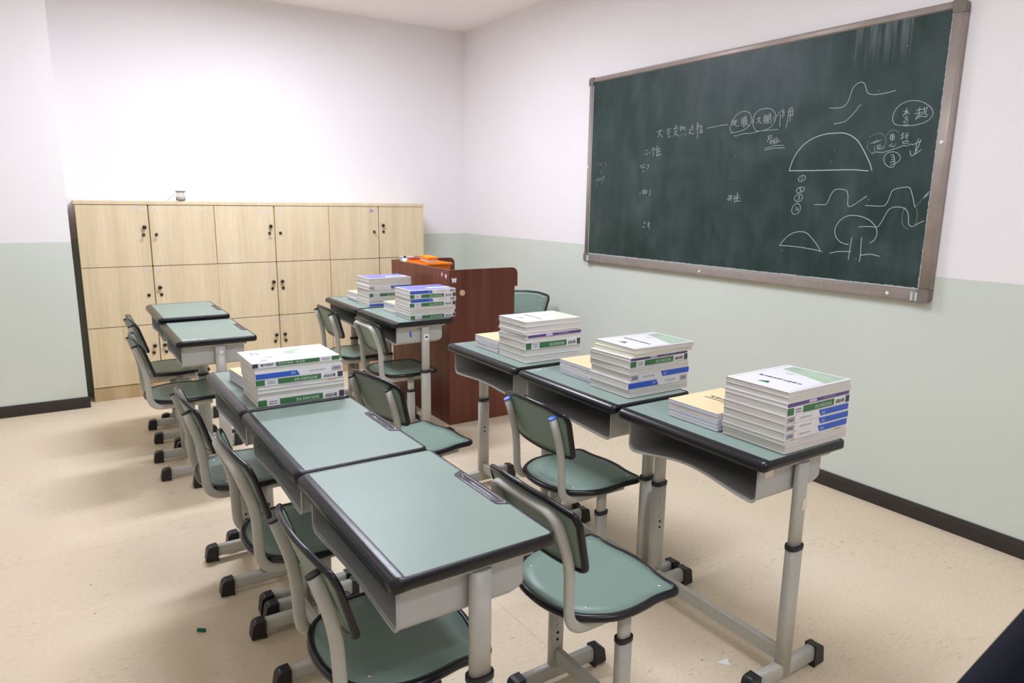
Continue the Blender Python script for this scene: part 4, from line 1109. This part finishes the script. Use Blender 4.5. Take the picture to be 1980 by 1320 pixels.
def book_proto(kind):
    t = bpy.data.objects.new('textbook', None); C.objects.link(t)
    t['category'] = 'book'
    X, Y, Z = BL / 2, BW / 2, BT0
    fore = kind.startswith('fore')
    cv = MB()
    cm = {'fore_yellow': 'yellowp'}.get(kind, 'cover')
    e = 0.0012
    cv.box(-X, X, -Y, Y, 0.0002, e); cv.box(-X, X, -Y, Y, Z - e, Z - 0.0002)
    if fore: cv.box(-X, X, Y - e, Y, e, Z - e)
    else: cv.box(-X, X, -Y, -Y + e, e, Z - e)
    c_ = obj('cover', cv, cm, t)
    if fore: pg = MB().box(-X + 0.0015, X - 0.0015, -Y + 0.0015, Y - e, e, Z - e)
    else: pg = MB().box(-X + 0.0015, X - 0.0015, -Y + e, Y - 0.0015, e, Z - e)
    obj('page_block', pg, 'page', t)
    def band(name, x0, x1, z0, z1, m, flip=False, slant=0.0, lift=0.0):
        """fractions of length and thickness, seen from the near side"""
        pts = [((x0 - .5) * BL, (z0 - .5) * Z), ((x1 - .5) * BL + slant, (z0 - .5) * Z), ((x1 - .5) * BL, (z1 - .5) * Z), ((x0 - .5) * BL, (z1 - .5) * Z)]
        o = obj(name, MB().prism(pts, 0.0 + lift, 0.0004 + lift, spine_T(flip=flip)), m, t)
        return o
    def lettering(name, body, size, cx, cz, m, flip=False, bold=0.0):
        s = -1 if flip else 1
        T = spine_T(y=-BW / 2 - 0.0009, flip=flip) @ Matrix.Translation(((cx - .5) * BL, (cz - .5) * Z, 0))
        return text_obj(name, body, size, T, m, t, bold)
    if kind.startswith('green'):
        fl = 'flip' in kind
        band('emblem_block', 0.004, 0.066, 0.08, 0.92, 'dark', fl)
        lettering('spine_lettering', '高中同步', 0.0112, 0.165, 0.5, 'inkp', fl, 0.0002)
        band('spine_band', 0.262, 0.758, 0.10, 0.90, 'greenp', fl)
        lettering('spine_title', '教材完全解读 地理' if fl else '数学必修第一册 配套', 0.0098, 0.44, 0.5, 'whitep', fl)
        mb = MB(); rr = random.Random(5)
        for r_ in (0.35, 0.66):
            for k in range(9): mb.box((0.785 + k * 0.0105 - .5) * BL, (0.792 + k * 0.0105 - .5) * BL, (r_ - 0.08 - .5) * Z, (r_ + 0.07 - .5) * Z, 0.0002, 0.0005, 0, spine_T(flip=fl))
        obj('small_print', mb, 'greyink', t)
        band('end_block', 0.902, 0.998, 0.08, 0.92, 'greenp', fl)
    if kind.startswith('blue'):
        fl = 'R' in kind
        band('spine_band', 0.002, 0.46, 0.10, 0.86, 'bluep', fl, 0.010)
        lettering('spine_title', '数学', 0.0080, 0.42, 0.48, 'whitep', fl)
        lettering('spine_lettering', '高中学习笔记 配套练习', 0.0056, 0.70, 0.5, 'greyink', fl)
        band('grey_block', 0.865, 0.985, 0.16, 0.84, 'greyp', fl)
        lettering('small_print', '出版社', 0.0075, 0.925, 0.5, 'inkp', fl)
        if fl: band('orange_dash', 0.84, 0.90, 0.96, 1.04, 'orangep', fl, lift=0.0004)
    if kind == 'purple':
        band('spine_band', 0.002, 0.998, 0.06, 0.94, 'purple')
        band('label_block', 0.33, 0.45, 0.15, 0.85, 'lilac', lift=0.0004)
        lettering('spine_lettering', '语文读本', 0.0085, 0.39, 0.5, 'inkp')
        lettering('spine_title', '高中古诗文阅读', 0.0085, 0.66, 0.5, 'lilac')
    if kind == 'fore_line':
        band('spine_line', 0.30, 0.52, 0.3, 0.5, 'lilac', lift=-0.0006); band('orange_dash', 0.80, 0.90, 0.5, 0.75, 'orangep', lift=-0.0006)
    # printed top covers: reading direction runs towards the camera side (-y), tops of the letters towards +x
    TT = lambda x, y: axes((x, y, Z + 0.0002), (0, -1, 0), (1, 0, 0), (0, 0, 1))
    if kind in ('fore_greencover', 'fore_palecover'):
        pale = kind == 'fore_palecover'
        o = obj('cover_panel', MB().prism([(0.035, -Y + 0.012), (X - 0.010, -Y + 0.012), (X - 0.010, Y - 0.030), (0.085, Y - 0.030), (0.065, 0.0)], Z, Z + 0.0002), 'greenl' if pale else 'greent', t)
        text_obj('cover_title', '高中数学学习指导书', 0.0165, TT(-0.040, 0.002), 'greyink' if pale else 'inkp', t, 0.0003)
        text_obj('cover_subtitle', '必修 一', 0.0125, TT(0.045, 0.02) @ Matrix.Translation((0, 0, 0.0003)), 'greyink', t)
        T = axes((-0.098, 0.008, Z + 0.0002), (0, -1, 0), (1, 0, 0), (0, 0, 1))
        obj('cover_emblem', MB().prism([(-0.022, -0.010), (0.018, -0.012), (0.004, 0.014)], 0, 0.0003, T), 'greyp' if pale else 'greenp', t)
        fr = MB()
        for (a, b, c2, d) in ((-X + 0.012, X - 0.010, -Y + 0.0105, -Y + 0.0115), (-X + 0.012, X - 0.010, Y - 0.0125, Y - 0.0115)): fr.box(a, b, c2, d, Z, Z + 0.0003)
        obj('cover_border', fr, 'greyp', t)
    if kind == 'green_cover':
        obj('cover_panel', MB().prism([(-0.045, -Y + 0.004), (0.075, -Y + 0.004), (0.075, Y - 0.004), (-0.045, Y - 0.004)], Z, Z + 0.0002), 'greenl', t)
        obj('cover_stripe', MB().box(0.108, X - 0.002, -Y + 0.002, Y - 0.002, Z, Z + 0.0002), 'slabel', t)
        obj('cover_picture', MB().prism([(-0.015, 0.02), (0.010, 0.05), (0.055, 0.075), (0.060, 0.045), (0.025, 0.030), (0.035, 0.005), (0.005, -0.01)], Z + 0.0002, Z + 0.0004), 'greent', t)
        for k, (a, b) in enumerate(((-0.115, 0.05), (-0.100, 0.045), (-0.082, -0.03), (-0.070, -0.035))):
            text_obj('cover_lettering', '高中同步' if k < 2 else '数学', 0.0125, axes((a, b, Z + 0.0002), (0, -1, 0), (1, 0, 0), (0, 0, 1)), 'greyink', t)
        obj('cover_emblem', MB().prism([(-0.118, -0.065), (-0.095, -0.055), (-0.088, -0.085), (-0.108, -0.090)], Z, Z + 0.0003), 'greyp', t)
    if 'violetcover' in kind:
        obj('cover_panel', MB().box(-X + 0.012, X - 0.004, -Y + 0.014, Y - 0.010, Z, Z + 0.0002), 'violet', t)
        obj('cover_stripe', MB().prism([(-0.02, -0.045), (X - 0.004, -0.062), (X - 0.004, -0.012), (0.02, 0.0)], Z + 0.0002, Z + 0.0004), 'yellowp', t)
        obj('cover_picture', MB().box(0.03, 0.11, -0.052, -0.030, Z + 0.0004, Z + 0.0006), 'lilac', t)
        obj('cover_emblem', MB().box(-0.030, 0.0, -0.035, -0.015, Z + 0.0004, Z + 0.0006), 'orangep', t)
    return t

KINDS = {
 'fore': 'plain white textbook, page edges outward', 'fore_yellow': 'pale yellow covered textbook, page edges outward', 'fore_line': 'thin white book with a lilac line',
 'fore_greencover': 'white textbook with green tinted cover and emblem', 'fore_palecover': 'white textbook with pale printed cover',
 'green': 'textbook with green spine band, dark block at left', 'green_flip': 'textbook with green spine band, upside-down lettering', 'green_cover': 'textbook with green spine and pale green cover',
 'blueL': 'textbook with blue spine band at left', 'blueR': 'textbook with blue spine band at right', 'blueL_violetcover': 'textbook with violet-blue cover and blue spine band',
 'fore_violetcover': 'white textbook with violet-blue cover', 'purple': 'thin book with purple spine'}
protos = {}
used = set()
ORD = ['top', 'second', 'third', 'fourth', 'fifth', 'sixth', 'seventh', 'eighth', 'ninth', 'tenth']
def stack(cx, cy, z, total, items, where, group, seed, rz=0.0):
    rr = random.Random(seed)
    s = sum(it[1] for it in items); k = total / s
    zz = z + 0.0011 + total
    n = len(items)
    for i, it in enumerate(items):
        kd, t = it[0], it[1] * k
        zz -= t
        dx, dy, dr = rr.uniform(-.004, .004), rr.uniform(-.003, .003), rr.uniform(-.010, .010)
        if i == n - 1: dx = dy = dr = 0
        if len(it) > 2: dx, dy, dr = it[2]
        pos = ORD[i] if i == 0 else (ORD[i] + ' from the top' if False else ORD[i] + ' from top' if i < n - 1 else 'bottom')
        lab = '%s, %s of %s' % (KINDS[kd], pos, where)
        if kd not in protos: protos[kd] = book_proto(kd)
        pr = protos[kd]
        if kd in used: o = dup(pr, (0, 0, 0))
        else: used.add(kd); o = pr
        c, sn = math.cos(rz), math.sin(rz)
        o.location = (cx + dx, cy + dy, zz + 0.0002); o.rotation_euler = (0, 0, rz + dr)
        o.scale = (1, 1, (t - 0.0003) / BT0)
        o['label'] = lab; o['category'] = 'book'; o['group'] = group

hx, hy = BL / 2, BW / 2
stack(1.692 + hx, 1.157 + hy, DH, 0.183, [('fore_greencover', .016), ('fore', .0165), ('purple', .0115, (-.006, .002, .01)), ('green_flip', .025, (-.008, -.001, .004)), ('blueR', .024, (-.010, -.001, 0)), ('blueR', .024, (-.009, -.002, -.005)),
      ('blueR', .024, (-.009, -.001, .004)), ('fore_line', .011, (-.008, 0, 0)), ('fore', .029)], 'nearest right-row stack', 'textbooks stacked on the nearest right desk', 1)
stack(1.703 + hx, 1.820 + hy, DH, 0.183, [('fore_greencover', .016, (.016, -.006, -.02)), ('fore_yellow', .017, (.012, -.004, .02)), ('purple', .011, (-.004, .006, .04)), ('green_flip', .025, (-.004, .004, .03)), ('fore', .024, (-.002, 0, 0)),
      ('blueR', .026), ('blueL', .027, (-.005, 0, 0)), ('fore', .030)], 'middle right-row stack', 'textbooks stacked on the middle right desk', 2)
stack(1.693 + hx, 2.472 + hy, DH, 0.183, [('fore_palecover', .020), ('fore', .022), ('fore', .008), ('purple', .012, (.002, 0, .03)), ('fore', .018, (-.003, 0, .03)), ('green_flip', .028, (-.002, 0, .0)), ('fore', .024), ('fore', .026)],
      'farthest right-row stack', 'textbooks stacked on the far right desk', 3)
stack(1.732 + hx, 3.744 + hy, DH, 0.174, [('blueL_violetcover', .022), ('green_flip', .023), ('blueL', .023), ('green_flip', .024), ('fore', .013), ('fore', .011), ('fore', .019, (-.006, 0, 0)), ('green_flip', .022)],
      'nearer stack before lectern', 'textbooks stacked on the desk before the lectern', 4)
stack(1.715 + hx, 4.345 + hy, DH, 0.186, [('fore_violetcover', .022), ('fore', .023), ('blueR', .023), ('fore', .020), ('green_flip', .022), ('fore', .022), ('fore', .018), ('blueL', .016)],
      'farther stack before lectern', 'textbooks stacked on the farthest desk before the lectern', 5)
stack(0.530 + hx, 2.374 + hy, DH, 0.153, [('green_cover', .017, (-.012, .002, 0)), ('fore', .017, (-.006, .001, 0)), ('blueL', .024, (-.004, 0, .01)), ('green_flip', .023, (-.003, 0, 0)), ('fore_line', .011), ('fore', .014), ('fore', .023, (.002, 0, 0)), ('green_flip', .026)],
      'stack on left row', 'textbooks stacked on the left desk', 6)

# ---- thin kraft notebooks
def note_proto():
    t = bpy.data.objects.new('exercise_book', None); C.objects.link(t)
    a, b, z = 0.132, 0.104, 0.012
    obj('page_block', MB().box(-a + 0.001, a - 0.001, -b + 0.001, b - 0.001, 0.0001, z - 0.0004), 'pagecool', t)
    cv = MB().box(-a, a, -b, b, z - 0.0004, z - 0.0001)
    obj('cover', cv, 'kraft', t)
    return t
np_ = note_proto(); first = [True]
def notes(cx, cy, n, tt, where, group, seed, rz=0.0):
    rr = random.Random(seed); z = DH + 0.0011
    for i in range(n - 1, -1, -1):
        if first[0]: o = np_; first[0] = False
        else: o = dup(np_, (0, 0, 0))
        o.location = (cx + rr.uniform(-.003, .003), cy + rr.uniform(-.003, .003), z + 0.0002)
        o.rotation_euler = (0, 0, rz + rr.uniform(-.012, .012)); o.scale = (1, 1, (tt - 0.0003) / 0.012)
        pos = 'top' if i == 0 else ('bottom' if i == n - 1 else ORD[i] + ' from top')
        o['label'] = 'kraft covered exercise book, %s of the low pile on %s' % (pos, where)
        o['category'] = 'notebook'; o['group'] = group
        z += tt
        if i == 0:
            T = axes((0.012, -0.004, 0.0121), (0, -1, 0), (1, 0, 0), (0, 0, 1))
            text_obj('cover_title', '数学作业本', 0.0235, T, 'inkp', o, 0.0006)
            mb = MB()
            for k in range(18): mb.box(-0.060 + k * 0.0068, -0.055 + k * 0.0068, -0.022, -0.016, 0, 0.0003, 0, T)
            obj('small_print', mb, 'inkp', o)
            mb = MB()
            for k in range(6): mb.box(0.02 + k * 0.0055, 0.0235 + k * 0.0055, -0.037, -0.034, 0, 0.0003, 0, T)
            obj('small_print', mb, 'greyink', o)
notes(1.684 + 0.132, 1.500, 5, 0.0116, 'right row nearest desk', 'exercise books on the nearest right desk', 11)
notes(1.726 + 0.132, 2.165, 5, 0.0116, 'right row middle desk', 'exercise books on the middle right desk', 12)
notes(1.694 + 0.132, 2.812, 5, 0.0116, 'right row far desk', 'exercise books on the far right desk', 13)
notes(1.750 + 0.132, 4.090, 5, 0.0116, 'nearer desk before lectern', 'exercise books on the desk before the lectern', 14)
notes(1.724 + 0.132, 4.690, 5, 0.0116, 'farthest desk before lectern', 'exercise books on the farthest desk', 15)
notes(0.525 + 0.145, 2.725, 4, 0.0115, 'left row desk', 'exercise books on the left desk', 16, 0.10)

# ================================================================ SMALL THINGS ON THE FLOOR
ck = obj('chalk_stick', MB().lathe([(0.0055, -0.014), (0.0062, -0.012), (0.0062, 0.012), (0.005, 0.014)], 14, Matrix.Rotation(math.pi / 2, 4, 'Y')), 'greenchalk', loc=(0.302, 2.394, 0.0063))
ck.rotation_euler = (0, 0, -0.65)
tag(ck, 'short broken piece of green chalk lying on the beige floor', 'chalk')
ps = obj('paper_scrap', MB().prism([(-0.020, -0.012), (0.022, -0.014), (0.010, 0.024)], 0, 0.0006), 'paper', loc=(1.712, 1.322, 0.0005))
ps.rotation_euler = (0, 0, -0.9)
tag(ps, 'small white triangular paper scrap on the floor under the nearest right desk', 'paper')
s1 = obj('paper_crumbs', MB().box(-0.006, 0.004, -0.003, 0.004, 0, 0.003).box(0.012, 0.018, 0.006, 0.010, 0, 0.002).box(-0.02, -0.014, 0.01, 0.014, 0, 0.002), 'tan', loc=(0.385, 3.70, 0.0003))
tag(s1, 'pale crumbs of litter by the feet of the back left desk', 'litter')

# dark upholstered chair beside the camera, its rounded shoulder cuts the lower right corner
dc = thing('office_chair', 'dark navy padded chair back, blurred at the bottom right corner', 'chair', (0.965, 0.150, 0))
dc.rotation_euler = (0, 0, -0.96)
bo = round_poly([(-0.20, 0.56), (0.20, 0.56), (0.235, 0.87), (0.13, 1.08), (-0.13, 1.08), (-0.235, 0.87)], [0.06, 0.06, 0.12, 0.07, 0.07, 0.12], 8)
bo = resample(bo, 0.02)
mb = MB(); m = len(bo); rings = []
for ins, yy in ((0.05, -0.045), (0.015, -0.040), (0.0, -0.020), (0.0, 0.012), (0.015, 0.032), (0.05, 0.038)):
    rings.append([(p[0], yy - 0.25 * p[0] ** 2, p[1]) for p in offset_poly(bo, -ins)])
vs = [p for r_ in rings for p in r_]
fs = [(L * m + i, L * m + (i + 1) % m, (L + 1) * m + (i + 1) % m, (L + 1) * m + i) for L in range(len(rings) - 1) for i in range(m)]
fs += [tuple(range(m)), tuple(range((len(rings) - 1) * m, len(rings) * m))]
mb.add(vs, fs, True)
obj('backrest', mb, 'navy', dc)
obj('seat', MB().prism(round_poly([(-0.23, -0.47), (0.23, -0.47), (0.23, -0.03), (-0.23, -0.03)], 0.07, 6), 0.43, 0.50), 'navy', dc)
obj('back_support', MB().sweep(fillet([(0, -0.20, 0.41), (0, 0.055, 0.41), (0, 0.055, 0.72)], 0.06), oval(0.025, 0.008, 12), (1, 0, 0)), 'cap', dc)
obj('column', MB().lathe([(0.025, 0.10), (0.025, 0.28), (0.016, 0.28), (0.016, 0.43)], 16, Matrix.Translation((0, -0.24, 0))), 'cap', dc)
for k in range(5):
    a = 2 * math.pi * k / 5 + 0.3
    d = Vector((math.cos(a), math.sin(a), 0)); c0 = Vector((0, -0.24, 0))
    lg = obj('leg', MB().sweep([c0 + Vector((0, 0, 0.115)), c0 + d * 0.16 + Vector((0, 0, 0.10)), c0 + d * 0.26 + Vector((0, 0, 0.072))], oval(0.020, 0.014, 10), (-d.y, d.x, 0)), 'cap', dc)
    T = axes(c0 + d * 0.26 + Vector((0, 0, 0.028)), (0, 0, 1), d, (-d.y, d.x, 0))
    obj('caster', MB().lathe([(0.006, -0.02), (0.027, -0.018), (0.027, 0.018), (0.006, 0.02)], 16, T), 'cap', lg)
